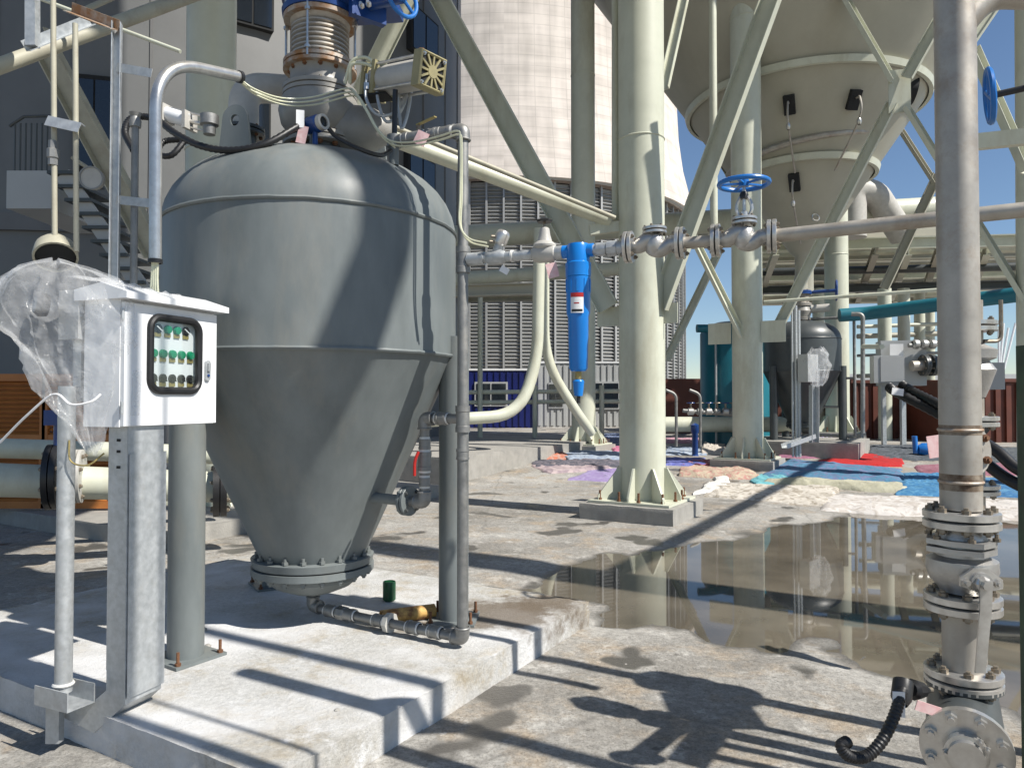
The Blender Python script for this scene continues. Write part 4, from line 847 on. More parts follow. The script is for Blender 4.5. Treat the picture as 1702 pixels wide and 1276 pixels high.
for z_ in (1.30, 1.37, 1.42): part('slot', MB().box(tp - cu * (tw / 2 + .002) - cn * .05 + Z * z_, (.006, .02, .012), ca), DARK, rt)
# round post with a channel foot
pp = V((-2.0, 3.30, 0))
rt = root('support_post', 'round galvanised post with channel foot at the plinth edge', 'post', pp + Z * .1)
part('post', MB().cyl(pp + Z * .30, pp + Z * 1.66, .036, n=20), GALV, rt)
part('channel_foot', MB().beam(pp - V((.09, -.04, -.25)), pp + V((.11, -.05, .25)), channel(.13, .085, .006), Z), GALV, rt)
part('foot_arm', MB().beam(pp + V((-.06, .02, .06)), pp + V((-.06, .02, .25)), channel(.06, .04, .005), (0, 1, 0)), GALV, rt)
part('weld', MB().torus(pp + Z * .335, Z, .038, .008, 20, 6), WTAPE, rt)
part('earth_wire', MB().tube(smooth([pp + V((.03, -.03, 1.42)), pp + V((.05, -.05, 1.33)), pp + V((.12, -.04, 1.31)), pp + V((.17, 0, 1.36))], 6), .004, 6), BRASS, rt)
# wrapped hand station behind the film
rt = root('hand_station', 'wrapped grey junction box inside the clear plastic film', 'junction box', V((-1.96, 3.36, 1.6)))
part('box', MB().box((-1.95, 3.37, 1.98), (.2, .12, .22), ca), CONTG, rt); part('bracket', MB().box((-1.97, 3.36, 1.76), (.05, .05, .34), ca), GALV, rt)
part('knob', MB().lathe((-2.08, 3.28, 2.02), (-.6, -.6, .1), [(0, 0), (0, .05), (.03, .055), (.05, .04), (.05, 0)], 16), BLACK, rt)
# crumpled film
q = MB(); nr, na = 46, 90
prof = [(0, .015), (.04, .13), (.10, .215), (.18, .255), (.28, .262), (.38, .235), (.48, .205), (.60, .175), (.70, .135), (.80, .095), (.88, .07), (.95, .05), (1, .03)]
for i in range(nr):
    t = i / (nr - 1)
    for k in range(len(prof) - 1):
        if prof[k][0] <= t <= prof[k + 1][0]: f = (t - prof[k][0]) / (prof[k + 1][0] - prof[k][0]); r_ = prof[k][1] * (1 - f) + prof[k + 1][1] * f; break
    cpt = V((-2.02 + .17 * t, 3.24, 2.215 - .84 * t))
    for j in range(na):
        a = 6.2831853 * j / na; d = V((math.cos(a), math.sin(a) * .55, 0))
        fold = noise.noise((math.cos(a) * 2.0 + t * 2, math.sin(a) * 2.0 - t * 3, t * 2.4)) * .42 + (1 - abs(noise.noise((math.cos(a) * 3.2 + 7 + t * 2, math.sin(a) * 3.2, t * 2.6)))) ** 5 * .22 + noise.noise((math.cos(a) * 8, math.sin(a) * 8, t * 6)) * .05
        q.v.append(cpt + d * r_ * (1 + fold) + V((0, 0, noise.noise((a, t * 6, 2)) * .035)))
q.f = [(i * na + j, i * na + (j + 1) % na, (i + 1) * na + (j + 1) % na, (i + 1) * na + j) for i in range(nr - 1) for j in range(na)]
solo('plastic_film', 'crumpled clear plastic film tied around the station left of the cabinet', 'plastic sheet', q, FILM, sharp=70)
q = MB(); nn = 14
for i in range(nn):
    for j in range(nn):
        s_, t = i / (nn - 1), j / (nn - 1); b_ = P_(-.10 + s_ * .50, H + .085 - .05 * t - .03 * s_, -.13 + .17 * t - .10 * (1 - s_) * (1 - t)); q.v.append(b_ + V((0, 0, .012 + abs(noise.noise((s_ * 5, t * 5, 1))) * .05)))
q.f = [(i * nn + j, (i + 1) * nn + j, (i + 1) * nn + j + 1, i * nn + j + 1) for i in range(nn - 1) for j in range(nn - 1)]
solo('plastic_film', 'loose flap of clear plastic over the cabinet lid', 'plastic sheet', q, FILM, sharp=70)
solo('tie_string', 'pale string tied round the wrapped station', 'string', MB().tube(smooth([at(0, 735, 3.2), at(45, 690, 3.15), at(90, 655, 3.12), at(118, 672, 3.1), at(150, 668, 3.1), at(168, 655, 3.12)], 6), .005, 6), PAPER)
# ---- conduits and struts above the cabinet
rt = root('bent_conduit', 'large bright bent conduit arching over toward the dome', 'conduit', V((-1.704, 3.5, 2.2)))
cb = at(258, 436, 3.5); part('tube', MB().tube(pipe([cb, at(259, 98, 3.5), at(398, 128, 3.95)], .30, 12), .0285, 22), BRIGHT, rt)
part('end_bushing', MB().lathe(at(396, 127.5, 3.94), at(398, 128, 3.95) - at(390, 126, 3.92), [(0, .028), (0, .033), (.02, .033), (.02, .028)], 18), BLACK, rt); part('end_bushing', MB().lathe(cb - Z * .005, Z, [(0, .028), (0, .033), (.02, .033), (.02, .028)], 18), BLACK, rt)
for i in range(4): solo('pneumatic_tube', 'clear tube dropping from the bent conduit into the cabinet, ' + ('leftmost', 'second from left', 'third from left', 'rightmost')[i], 'tube', MB().tube(smooth([cb + V((-.012 + .008 * i, 0, .02)), cb + V((-.014 + .009 * i, -.005, -.08)), cb + V((-.02 + .014 * i, -.01, -.19))], 5), .0055, 6), TUBE, 'tubes into the cabinet')
rt = root('strut_upright', 'galvanised strut channel upright behind the cabinet', 'strut', V((-1.945, 3.62, 1.6)))
sp = V((at(192, 400, 3.62).x, 3.62, 0))
part('upright', MB().beam(sp + Z * 1.5, V((sp.x, sp.y, at(192, 42, 3.62).z)), channel(.042, .042, .004), (.3, -1, 0)), GALV, rt)
for y0, y1 in ((112, 122), (332, 338)): part('cross_bar', MB().beam(at(194, y0, 3.6), at(252, y1, 3.53), rect(.004, .042)), GALV, rt)
part('top_bracket', MB().beam(at(120, 22, 3.7), at(198, 52, 3.6), angle(.05, .05, .005), (0, -.3, 1)), RUSTM, rt)
rt = root('thin_conduit', 'slim conduit with threaded head left of the bent conduit', 'conduit', V((-1.84, 3.6, 1.6)))
a = at(225, 205, 3.6); part('tube', MB().cyl(V((a.x, a.y, 1.6)), a, .017), GALVD, rt); part('head', MB().lathe(a - Z * .02, Z, [(0, .018), (0, .026), (.03, .028), (.05, .022), (.07, .03), (.07, 0)], 10), GALVD, rt)
for i, (px, y0, y1, lb) in enumerate(((88, -40, 402, 'left of two thin beige drop pipes with a union'), (125, 40, 418, 'right of two thin beige drop pipes'))):
    rt = root('drop_pipe', lb, 'pipe', at(px, y1, 3.45), 'thin beige drop pipes')
    a = at(px, y0, 3.45); b = at(px + (3 if i == 0 else 2), y1, 3.45); part('tube', MB().cyl(b, a, .0125), CREAMD, rt)
    if i == 0: part('union', MB().lathe(at(88, 275, 3.45), Z, [(0, .014), (0, .022), (.03, .022), (.035, .027), (.075, .027), (.08, .021), (.115, .021), (.115, .014)], 8), GALVD, rt)
rt = root('pipe_clamp', 'galvanised bracket clamping the two thin beige pipes', 'bracket', at(105, 210, 3.43)); part('angle', MB().beam(at(80, 192, 3.43), at(135, 204, 3.40), angle(.03, .05, .004), (0, -.2, -1)), GALV, rt)
for px in (88, 125): part('clip', MB().torus(at(px, 198 + (px - 88) * .2, 3.45), Z, .016, .004, 14, 6), BRIGHT, rt)
rt = root('flood_lamp', 'beige round lamp hanging from the thin pipes above the film', 'lamp', at(92, 440, 3.5))
la = at(92, 414, 3.5); ld = V((.35, -.5, -.75)).normalized(); part('housing', MB().lathe(la - ld * .06, ld, [(0, 0), (0, .05), (.05, .085), (.10, .095), (.12, .095), (.12, .085)], 24), CREAMD, rt); part('mouth', MB().cyl(la + ld * .04, la + ld * .045, .086, n=24), DARK, rt)
rt = root('round_gauge', 'round dial gauge beside the stairs', 'gauge', at(156, 315, 6)); gp = at(156, 298, 6); gd = V((.15, -1, -.1)).normalized(); part('case', MB().lathe(gp, gd, [(0, 0), (0, .09), (.06, .095), (.06, .083), (.05, .083)], 28), GALVD, rt); part('dial', MB().cyl(gp + gd * .04, gp + gd * .052, .083, n=28), OFFW, rt); part('stem', MB().cyl(gp - V((.1, 0, 0)), gp - V((.02, 0, .0)), .02), GALVD, rt)
# overhead pipe and frame
run('overhead_pipe', 'grimy cream pipe slanting across the upper left corner', [at(-60, 132, 4.3), at(360, -22, 5.4)], .047, CREAMD)
solo('frame_angle', 'galvanised angle lying on the overhead pipe', 'angle', MB().beam(at(44, 86, 4.28), at(152, 42, 4.55), angle(.05, .06, .005), (0, -.4, 1)), GALV)
solo('frame_angle', 'short upright angle on the overhead pipe', 'angle', MB().beam(at(54, 78, 4.28), at(54, -40, 4.28), rect(.06, .05), (0, -1, 0)), GALV)
run('thin_rod', 'thin white rod running down behind the bent conduit', [at(60, -4, 4.6), at(300, 86, 4.5)], .012, CREAM)
run('thin_rod', 'grimy thin pipe above the overhead pipe', [at(130, 22, 5), at(205, -12, 5.3)], .02, CREAMD)

# ---- left middle distance: pipes, butterfly valve, orange guards
def lpipe(y, r, Y0, Y1, label): return run('slurry_pipe', label, [at(-80, y, Y0), at(420, y + 16, Y1)], r, CREAM, n=24)
lpipe(795, .155, 6.6, 7.6, 'thick cream pipe low at the left behind the cabinet post')
lpipe(742, .10, 7.2, 8.2, 'thinner cream pipe above the thick one at the left')
rt = root('butterfly_valve', 'black butterfly valve on the thick pipe at the left', 'valve', at(100, 830, 6.7)); bp = at(98, 792, 6.85); bd = V((.93, .36, 0)).normalized(); flange(rt, bp - bd * .04, bd, .30, .05, 8, BLACK, BOLT, br=.02); flange(rt, bp + bd * .16, bd, .25, .03, 8, OFFW, BOLT, br=.02)
part('neck', MB().cyl(bp, bp + Z * .5, .05), NAVY, rt); part('gearbox', MB().box(bp + Z * .55, (.2, .16, .14)), NAVY, rt)
rt = root('blind_flange', 'black flange end of the thick pipe behind the left tank leg', 'flange', at(365, 850, 7.5)); flange(rt, at(366, 812, 7.45), bd, .28, .06, 8, BLACK, BOLT, br=.02)
for i in range(2):
    a = at(-40 + i * 118, 622, 9.2); b = at(74 + i * 118, 622, 9.2); zl_ = .25; rt = root('guard_panel', ('left orange louvred guard panel', 'right orange louvred guard panel beside the cabinet film')[i], 'guard panel', (a.x, 9.2, zl_), 'orange guard panels')
    wd = b.x - a.x; ht = a.z - zl_; m_ = (a.x + b.x) / 2
    for x in (a.x, b.x): part('frame_post', MB().box((x, 9.2, zl_ + ht / 2), (.07, .07, ht)), ORANGE, rt)
    for z_ in (zl_ + .04, zl_ + ht * .52, zl_ + ht - .04): part('frame_rail', MB().box((m_, 9.2, z_), (wd, .06, .09)), ORANGE, rt)
    for k in range(26): part('louvre_slat', MB().box((m_, 9.21, zl_ + .1 + (ht - .2) * k / 25), (wd - .07, .05, .012), M=Matrix.Rotation(R(35), 3, 'X')), ORANGE, rt)
    part('backing', MB().box((m_, 9.26, zl_ + ht / 2), (wd - .06, .01, ht - .08)), ORANGE, rt)

# ================================================================== the horizontal stainless line
L0 = V((VP.x, VP.y, zl)); LD = V((.93, -.365, 0)).normalized()
def onl(px):
    d = ray(px, 400); k = d.x / d.y; s = (k * L0.y - L0.x) / (LD.x - k * LD.y); return L0 + LD * s
e_ = at(1790, 346, 2.98); LE = onl(1300); LE2 = V((e_.x, e_.y, zl))
rt = root('stainless_line', 'stainless pipe run at head height from the riser to the right', 'pipe', L0)
part('near_pipe', MB().cyl(L0, onl(1035), .0285, n=20), GALV, rt)
part('mid_pipe', MB().cyl(onl(1135), onl(1185), .030, n=20), STEEL, rt, label='brown-stained short pipe between the two valves')
part('long_pipe', MB().cyl(onl(1285), onl(1285) + (LE2 - onl(1285)) * 1.0, .033, n=24), STEEL, rt)
for px, L, r in ((792, .10, .037), (925, .07, .036), (1000, .05, .036), (1018, .05, .042), (1030, .03, .036)):
    c = onl(px); part('coupling', MB().lathe(c - LD * L / 2, LD, [(0, .028), (0, r), (L, r), (L, .028)], 8 if px == 1018 else 20), GALV, rt)
for px in (802, 852, 906): part('thread_tape', MB().lathe(onl(px) - LD * .006, LD, [(0, .028), (0, .034), (.012, .033), (.012, .028)], 16), WTAPE, rt)
# angle seat valve
c = onl(822); rt = root('angle_seat_valve', 'silver angle seat valve with air head near the riser', 'valve', c)
ax = V((.34, -.15, .9)).normalized(); part('body', MB().lathe(c - LD * .05, LD, [(0, .03), (.02, .04), (.09, .042), (.12, .03)], 20), GALV, rt)
part('bonnet', MB().cyl(c, c + ax * .10, .026), GALV, rt); part('air_head', MB().lathe(c + ax * .075, ax, [(0, 0), (0, .03), (.01, .038), (.06, .04), (.075, .034), (.085, .02), (.085, 0)], 24), BRIGHT, rt)
for k in (.0, .03): part('air_port', MB().cyl(c + ax * (.09 + k), c + ax * (.09 + k) - V((.06, .02, 0)), .008), BOLT, rt)
part('tag', MB().box(c + LD * .06 - Z * .075, (.05, .004, .035), M=Matrix.Rotation(R(30), 3, 'Y')), PAPER, rt)
# regulator
c = onl(905); rt = root('pressure_regulator', 'white bell-shaped pressure regulator with black knob', 'regulator', c - Z * .05)
part('body', MB().lathe(c - LD * .07, LD, [(0, .03), (.01, .042), (.04, .05), (.10, .05), (.13, .042), (.14, .03)], 20), OFFW, rt)
part('bell', MB().lathe(c + Z * .02, Z, [(0, .045), (.014, .062), (.024, .064), (.034, .058), (.046, .042), (.08, .032), (.115, .027), (.122, .02), (.126, 0)], 32), OFFW, rt)
part('screw', MB().cyl(c + Z * .13, c + Z * .18, .007), BOLT, rt); part('knob', MB().lathe(c + Z * .172, Z, [(0, 0), (0, .042), (.01, .045), (.016, .038), (.016, 0)], 7), BLACK, rt)
part('tag', MB().box(c + V((.04, -.05, -.10)), (.06, .004, .08), M=Matrix.Rotation(R(-14), 3, 'Y')), PINK, rt)
# blue filter
c = onl(961); rt = root('air_filter', 'bright blue inline air filter hanging from the stainless line', 'filter', c - Z * .78)
zb_ = lambda py: at(961, py, c.y).z - c.z
part('head', MB().lathe(c, Z, [(zb_(462), .058), (zb_(460), .068), (zb_(438), .070), (zb_(436), .062), (zb_(412), .062), (zb_(406), .055), (zb_(405), 0)], 36).cyl(c - LD * .085, c + LD * .085, .036), BLUE, rt)
part('bowl', MB().lathe(c, Z, [(zb_(461), .066), (zb_(520), .064), (zb_(528), .056), (zb_(612), .050), (zb_(617), .040), (zb_(618), 0)], 36), BLUE, rt)
for i in range(10):
    a = R(36 * i + 10); d = V((math.cos(a), math.sin(a), 0)); part('grip_rib', MB().beam(c + d * .064 + Z * zb_(465), c + d * .063 + Z * zb_(486), rect(.012, .010), d), BLUE, rt)
vw = (V((0, 0, c.z)) - c); vw.z = 0; vw.normalize(); fx = V((-vw.y, vw.x, 0))
def sticker(z0, z1, m, nm, w0=-.036, w1=.024, k=.0585):
    q = MB(); ns = 7
    for i in range(ns):
        a = w0 + (w1 - w0) * i / (ns - 1); th = a / .056
        for z_ in (z0, z1): q.v.append(c + (vw * math.cos(th) + fx * math.sin(th)) * k + Z * z_)
    q.f = [(2 * i, 2 * i + 2, 2 * i + 3, 2 * i + 1) for i in range(ns - 1)]; return part(nm, q, m, rt)
sticker(zb_(522), zb_(496), PAPER, 'label_sticker', k=.0665); sticker(zb_(496), zb_(489), RED, 'label_band', k=.067); sticker(zb_(507), zb_(505), RED, 'label_mark', -.020, .004, .0668); sticker(zb_(520), zb_(516), BLACK, 'label_barcode', -.031, .019, .0668)
part('drain_neck', MB().lathe(c, Z, [(zb_(632), .014), (zb_(626), .018), (zb_(617), .016)], 12), BRASS, rt)
part('drain_cup', MB().lathe(c, Z, [(zb_(658), 0), (zb_(658), .022), (zb_(650), .026), (zb_(638), .030), (zb_(634), .032), (zb_(631), .026), (zb_(630), 0)], 24), BLUE, rt)
part('drain_tip', MB().cyl(c + Z * zb_(670), c + Z * zb_(657), .010), BLACK, rt)
# check valve and globe valve
def cvalve(pa, pm, pb, name, label, wheel):
    A_, M0, B_ = onl(pa), onl(pm), onl(pb); rt = root(name, label, 'valve', M0)
    for q in (A_, B_): flange(rt, q, LD, .082, .017, 4, BRIGHT, BOLT, br=.011)
    sd = 1 if wheel else 1
    part('body', MB().tube(smooth([A_ + LD * .02, A_ + LD * .05 - Z * .0, M0 - LD * .03 + Z * .028, M0 + LD * .0 + Z * .03], 5), [.032, .032, .033, .034, .036, .038, .04, .042, .044, .045, .045, .045, .045, .045, .045, .044][:16], 18).tube(smooth([M0 - LD * .01 - Z * .02, M0 + LD * .03 - Z * .028, B_ - LD * .05 - Z * .0, B_ - LD * .02], 5), .038, 18).lathe(M0 - Z * .05, Z, [(0, 0), (0, .03), (.015, .044), (.05, .05), (.09, .045), (.10, .04)], 24), CAST, rt)
    tz = .075 if not wheel else .085
    flange(rt, M0 + Z * tz, Z, .062, .012, 6, BRIGHT, BOLT, br=.008)
    if wheel:
        for s in (-1, 1): part('yoke_arm', MB().tube(smooth([M0 + LD * s * .018 + Z * .10, M0 + LD * s * .036 + Z * .14, M0 + LD * s * .030 + Z * .18, M0 + LD * s * .012 + Z * .21], 5), .0085, 8), BRIGHT, rt)
        part('stem', MB().cyl(M0 + Z * .09, M0 + Z * .285, .009), BRIGHT, rt); part('gland', MB().lathe(M0 + Z * .10, Z, [(0, .02), (.03, .02), (.035, .012)], 12), BRIGHT, rt); part('yoke_nut', MB().lathe(M0 + Z * .195, Z, [(0, 0), (0, .02), (.02, .022), (.035, .016), (.035, 0)], 10), BLACK, rt)
        wc = M0 + Z * .272; wl = part('handwheel', MB().torus(wc, Z, .118, .012, 48, 10), WHEELB, rt)
        for i in range(5):
            a = R(72 * i + 20); part('spoke', MB().beam(wc + V((math.cos(a), math.sin(a), 0)) * .02, wc + V((math.cos(a), math.sin(a), 0)) * .116, rect(.016, .008)), WHEELB, rt, wl)
        part('hub', MB().cyl(wc - Z * .015, wc + Z * .018, .024), WHEELB, rt, wl)
    return rt
cvalve(1045, 1088, 1131, 'check_valve', 'cast stainless check valve with flat bolted cap', False)
cvalve(1190, 1237, 1283, 'globe_valve', 'cast globe valve with bright blue handwheel', True)

# ================================================================== right vertical pipe with ball valve
PX = V((1.372, 2.25, 0)); pz = lambda y, Y=2.25: at(1592, y, Y).z
rt = root('standpipe', 'tall brown-stained stainless standpipe at the right', 'pipe', PX + Z * pz(1100))
part('upper_pipe', MB().cyl(PX + Z * pz(846), PX + Z * 3.7, .0575, n=36), STEEL, rt)
for y, m_ in ((714, RUSTM), (800, RUSTM)): part('weld_bead', MB().torus(PX + Z * pz(y), Z, .058, .005, 36, 6), m_, rt)
for y, h_ in ((714, .03), (800, .05)): part('heat_tint', MB().lathe(PX + Z * (pz(y) - h_ * .5), Z, [(0, .0576), (h_ * .5, .0583), (h_, .0576)], 36), STAIN, rt)
part('branch', MB().tube(pipe([PX + Z * 2.74, PX + V((.1, 0, 2.86)), PX + V((.7, .05, 2.87))], .1), .045, 20), STEEL, rt)
flange(rt, PX + Z * pz(862), Z, .105, .020, 8, BRIGHT, BOLT, br=.013)
flange(rt, PX + Z * pz(1000), Z, .105, .020, 8, BRIGHT, BOLT, br=.013)
part('lower_pipe', MB().cyl(PX + Z * pz(1012), PX + Z * pz(1118), .056, n=36), STEEL, rt)
flange(rt, PX + Z * pz(1124), Z, .106, .020, 8, BRIGHT, BOLT, br=.013)
rt2 = root('ball_valve', 'flanged stainless ball valve with long lever on the standpipe', 'ball valve', PX + Z * pz(990))
part('body', MB().lathe(PX, Z, [(pz(982), .06), (pz(975), .066), (pz(962), .088), (pz(945), .098), (pz(928), .096), (pz(922), .07), (pz(884), .068), (pz(878), .06)], 36), CAST, rt2)
cl_ = MB()
for dz in (pz(915), pz(902)): 
    cl_.prism([PX + V((math.cos(R(45 * i)) * (.108 if i % 2 == 0 else .094), math.sin(R(45 * i)) * (.108 if i % 2 == 0 else .094), dz)) for i in range(8)], Z * .016)
part('body_clamp', cl_, CAST, rt2)
for i in range(6): bolt(rt2, PX + V((math.cos(R(60 * i + 15)), math.sin(R(60 * i + 15)), 0)) * .092 + Z * (pz(902) + .016), Z, .011, .012, BOLT)
sd = V((-.12, -1, 0)).normalized(); sx_ = V((1, -.12, 0)).normalized(); sc = PX + sd * .09 + Z * pz(953)
part('stem_boss', MB().cyl(PX + Z * pz(953), sc + sd * .03, .03), CAST, rt2)
part('stop_plate', MB().prism([sc + sd * .012 + sx_ * a + Z * b for a, b in ((-.055, -.012), (-.055, .014), (-.02, .04), (.02, .04), (.06, .01), (.06, -.016), (.0, -.03))], sd * .010), BRIGHT, rt2)
for a, b in ((-.042, .0), (.045, -.002)): bolt(rt2, sc + sd * .022 + sx_ * a + Z * b, sd, .012, .008, BRIGHT)
part('stem_nut', MB().lathe(sc + sd * .02, sd, [(0, 0), (0, .022), (.02, .022), (.03, .014), (.045, .014), (.045, 0)], 8), BRIGHT, rt2)
part('lever', MB().prism([sc + sd * .045 + sx_ * a + Z * b for a, b in ((-.016, .012), (.018, .012), (.016, -.06), (-.004, -.25), (-.032, -.25), (-.016, -.06))], sd * .006), BRIGHT, rt2)
rt = root('pipe_tee', 'dark grey pipe tee with bright blind flange at the foot of the standpipe', 'tee', PX + Z * .1)
td = V((-.50, -.86, -.06)).normalized(); tc_ = PX + Z * .64
part('collar', MB().lathe(PX, Z, [(pz(1150), .06), (pz(1138), .106), (pz(1132), .106), (pz(1130), .06)], 36), DGREY, rt)
part('neck', MB().cyl(PX + Z * .60, PX + Z * pz(1134), .062, n=32), DGREY, rt)
part('barrel', MB().cyl(tc_ - td * .28 - Z * .01, tc_ + td * .19, .10, n=40), DGREY, rt)
part('gasket', MB().cyl(tc_ + td * .19, tc_ + td * .20, .108, n=40), RUBBER, rt)
flange(rt, tc_ + td * .212, td, .115, .022, 8, BRIGHT, BRIGHT, br=.017, single=True)
part('hub', MB().lathe(tc_ + td * .22, td, [(0, 0), (0, .055), (.03, .055), (.032, .045), (.05, .045), (.05, .03), (.045, 0)], 28), BRIGHT, rt)
for i in range(5): bolt(rt, tc_ + td * .25 + frame(td)[0] * .05 * math.cos(i) + frame(td)[1] * .05 * math.sin(i * 1.26), td, .008, .012, BRIGHT)
part('support_leg', MB().cyl(tc_ - td * .1 - Z * .68, tc_ - td * .1 - Z * .08, .045), DGREY, rt)
g0 = at(1548, 1146, 2.2); g1 = at(1500, 1143, 2.12)
rt = root('sensor_plug', 'black sensor plug with paper tags at the pipe tee', 'sensor', g1)
part('probe', MB().cyl(g0, at(1530, 1146, 2.17), .008), BOLT, rt); part('plug', MB().lathe(at(1532, 1146, 2.17), g1 - g0, [(0, 0), (0, .022), (.02, .026), (.05, .03), (.06, .02), (.06, 0)], 10), BLACK, rt); part('gland', MB().lathe(g1, V((-.3, -.4, -.5)), [(-.02, 0), (-.02, .028), (.03, .028), (.05, .018)], 12), BLACK, rt)
part('white_tag', MB().box(at(1494, 1170, 2.07), (.032, .003, .07), R(-10)), PAPER, rt); part('grey_tag', MB().box(at(1545, 1178, 2.1), (.08, .003, .028), M=Matrix.Rotation(R(18), 3, 'Y')), PINK, rt)
solo('corrugated_hose', 'black corrugated hose dropping from the sensor plug', 'hose', MB().tube(smooth([at(1502, 1140, 2.12), at(1496, 1158, 2.08), at(1486, 1190, 2.05), at(1466, 1230, 2.02), at(1440, 1256, 2.0), at(1412, 1256, 1.98), at(1398, 1240, 1.98), at(1408, 1232, 2.0)], 12), .0165, 12, ridge=.15), RUBBER)
# companion pipe behind the standpipe
P2 = V((at(1616, 600, 3.0).x, 3.0, 0)); q2 = lambda y: at(1616, y, 3.0).z
rt = root('valve_station', 'flanged valve stack behind the standpipe', 'valve stack', P2 + Z * .05)
part('pipe', MB().cyl(P2 + Z * .02, P2 + Z * q2(500), .04, n=24), STEEL, rt)
for y in (543, 652 + 48, 812): flange(rt, P2 + Z * q2(y), Z, .092, .016, 6, BRIGHT, BOLT, br=.011)
part('pump_body', MB().lathe(P2, Z, [(q2(660), .045), (q2(645), .06), (q2(615), .085), (q2(600), .06), (q2(596), .085), (q2(582), .09), (q2(574), .05), (q2(566), .03)], 28), CAST, rt)
part('sense_line', MB().tube(pipe([P2 + V((.03, -.03, q2(568))), P2 + V((.10, -.03, q2(568))), P2 + V((.10, -.03, q2(500)))], .03), .008, 8), BOLT, rt)
part('solenoid_box', MB().box(at(1650, 625, 3.3), (.07, .06, .12)), CONTG, rt)
rt = root('blank_flange', 'round flange with rusty bolts behind the standpipe', 'flange', at(1604, 790, 2.7)); flange(rt, at(1608, 747, 2.65), V((.25, -.93, .1)), .098, .018, 6, STEEL, RUST, br=.014, single=True); part('stub', MB().cyl(at(1610, 747, 2.66), at(1625, 747, 3.0), .045), STEEL, rt)
part('tag', MB().box(at(1553, 742, 2.5), (.045, .003, .075), M=Matrix.Rotation(R(-8), 3, 'Y')), PINK, rt)
for i in range(2): solo('rubber_hose', ('upper thick black hose right of the standpipe', 'lower thick black hose right of the standpipe')[i], 'hose', MB().tube(smooth([at(1634, 735 + i * 30, 4.2), at(1660, 752 + i * 34, 4.1), at(1690, 778 + i * 26, 4.0), at(1740, 800 + i * 25, 3.9)], 8), .033, 12), RUBBER)
solo('green_post', 'mottled dark green steel post at the right picture edge', 'post', MB().beam(V((at(1722, 900, 1.9).x, 1.9, 0)), V((at(1722, 900, 1.9).x, 1.9, at(1722, 575, 1.9).z)), channel(.09, .05, .006), (0, -1, 0)), GREENP)
rt = root('side_handwheel', 'blue handwheel seen edge-on at the upper right', 'handwheel', at(1646, 205, 4)); wc = at(1645, 160, 4); wx = V((.9, -.46, .08)).normalized(); wl = part('rim', MB().torus(wc, wx, .14, .016, 36, 8), WHEELB, rt)
for i in range(4): a, b, _ = frame(wx); part('spoke', MB().cyl(wc, wc + (a * math.cos(R(90 * i + 30)) + b * math.sin(R(90 * i + 30))) * .14, .012), WHEELB, rt, wl)
part('stem', MB().cyl(wc, wc + wx * .3, .018), BLACK, rt); part('yoke', MB().box(wc + wx * .26, (.14, .1, .09), math.atan2(wx.y, wx.x)), BOLT, rt)

# ================================================================== far tank group
T2 = V((7.25, 18.35, 0)); s2 = 1.0; zb2 = .62
slab('concrete_plinth', 'far concrete plinth under the dark grey tank', V((T2.x, T2.y, 0)) - U * 1.35 + W * 1.4, 2.7, 2.8, .1, zb2, CONC_P, .015, sub=10)
lg = [T2 + (U * math.cos(a) + W * math.sin(a)) * .93 for a in (R(90), R(215), R(325))]
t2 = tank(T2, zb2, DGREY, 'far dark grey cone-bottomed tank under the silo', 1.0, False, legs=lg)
zt_ = zb2 + (ZW + .475 - .2)
rt = root('dome_valve', 'small valve stack on the far dark tank', 'valve', T2 + Z * (zt_ - .02)); flange(rt, T2 + Z * (zt_ + .06), Z, .23, .03, 8, VALVE, RUST, br=.02)
part('body', MB().lathe(T2, Z, [(zt_ - .05, .17), (zt_ + .1, .2), (zt_ + .25, .25), (zt_ + .38, .2)], 32), VALVE, rt); flange(rt, T2 + Z * (zt_ + .42), Z, .24, .03, 8, STEEL, BOLT, br=.02); part('bellows', MB().lathe(T2, Z, [(zt_ + .45 + .02 * k, .18 + .02 * (k % 2)) for k in range(12)], 32), STEEL, rt)
flange(rt, T2 + Z * (zt_ + .72), Z, .25, .04, 8, NAVY, BOLT, br=.02); part('gate', MB().cyl(T2 + Z * (zt_ + .72), T2 + V((.75, -.3, zt_ + .74)), .04), NAVY, rt); part('handwheel', MB().torus(T2 + V((.75, -.3, zt_ + .74)), (.93, -.37, 0), .24, .025, 28, 8), NAVY, rt); part('actuator', MB().cyl(T2 + V((.2, -.1, zt_ + .3)), T2 + V((.6, -.25, zt_ + .32)), .1), OFFW, rt)
part('outlet_spool', MB().cyl(T2 + Z * (zt_ + .75), V((7.35, 18.4, 4.9)), .2, n=24), HOPPER, rt)
rt = root('riser_piping', 'thin riser pipework on the right of the far tank', 'pipework', T2 + W * 1.2 + Z * zb2)
vp = T2 + W * 1.2; part('riser', MB().tube(pipe([T2 + W * .1 + Z * (zt_ + .05), vp + Z * (zt_ + .05), vp + Z * (zb2 + .08), T2 + Z * (zb2 + .12)], .06), .035, 12), GALVD, rt); part('side_branch', MB().tube(pipe([vp + Z * (zb2 + 1.5), T2 + W * .85 + Z * (zb2 + 1.5), T2 + W * .85 + Z * (zb2 + .8), T2 + W * .4 + Z * (zb2 + .8)], .06), .03, 10), GALVD, rt)
rt = root('control_cabinet', 'far grey control cabinet wrapped in film before the dark tank', 'cabinet', at(1345, 745, 16.6))
cbx = at(1343, 612, 16.6); part('body', MB().box(cbx, (.46, .24, .62), R(40)), CONTG, rt); 
for i, px in enumerate((1318, 1324, 1329)): a = at(px, 745, 16.7); part('conduit', MB().cyl(V((a.x, 16.7, .3)), V((a.x, 16.7, at(px, 500 + i * 8, 16.7).z)), .04 if i else .025, n=12), GALV, rt)
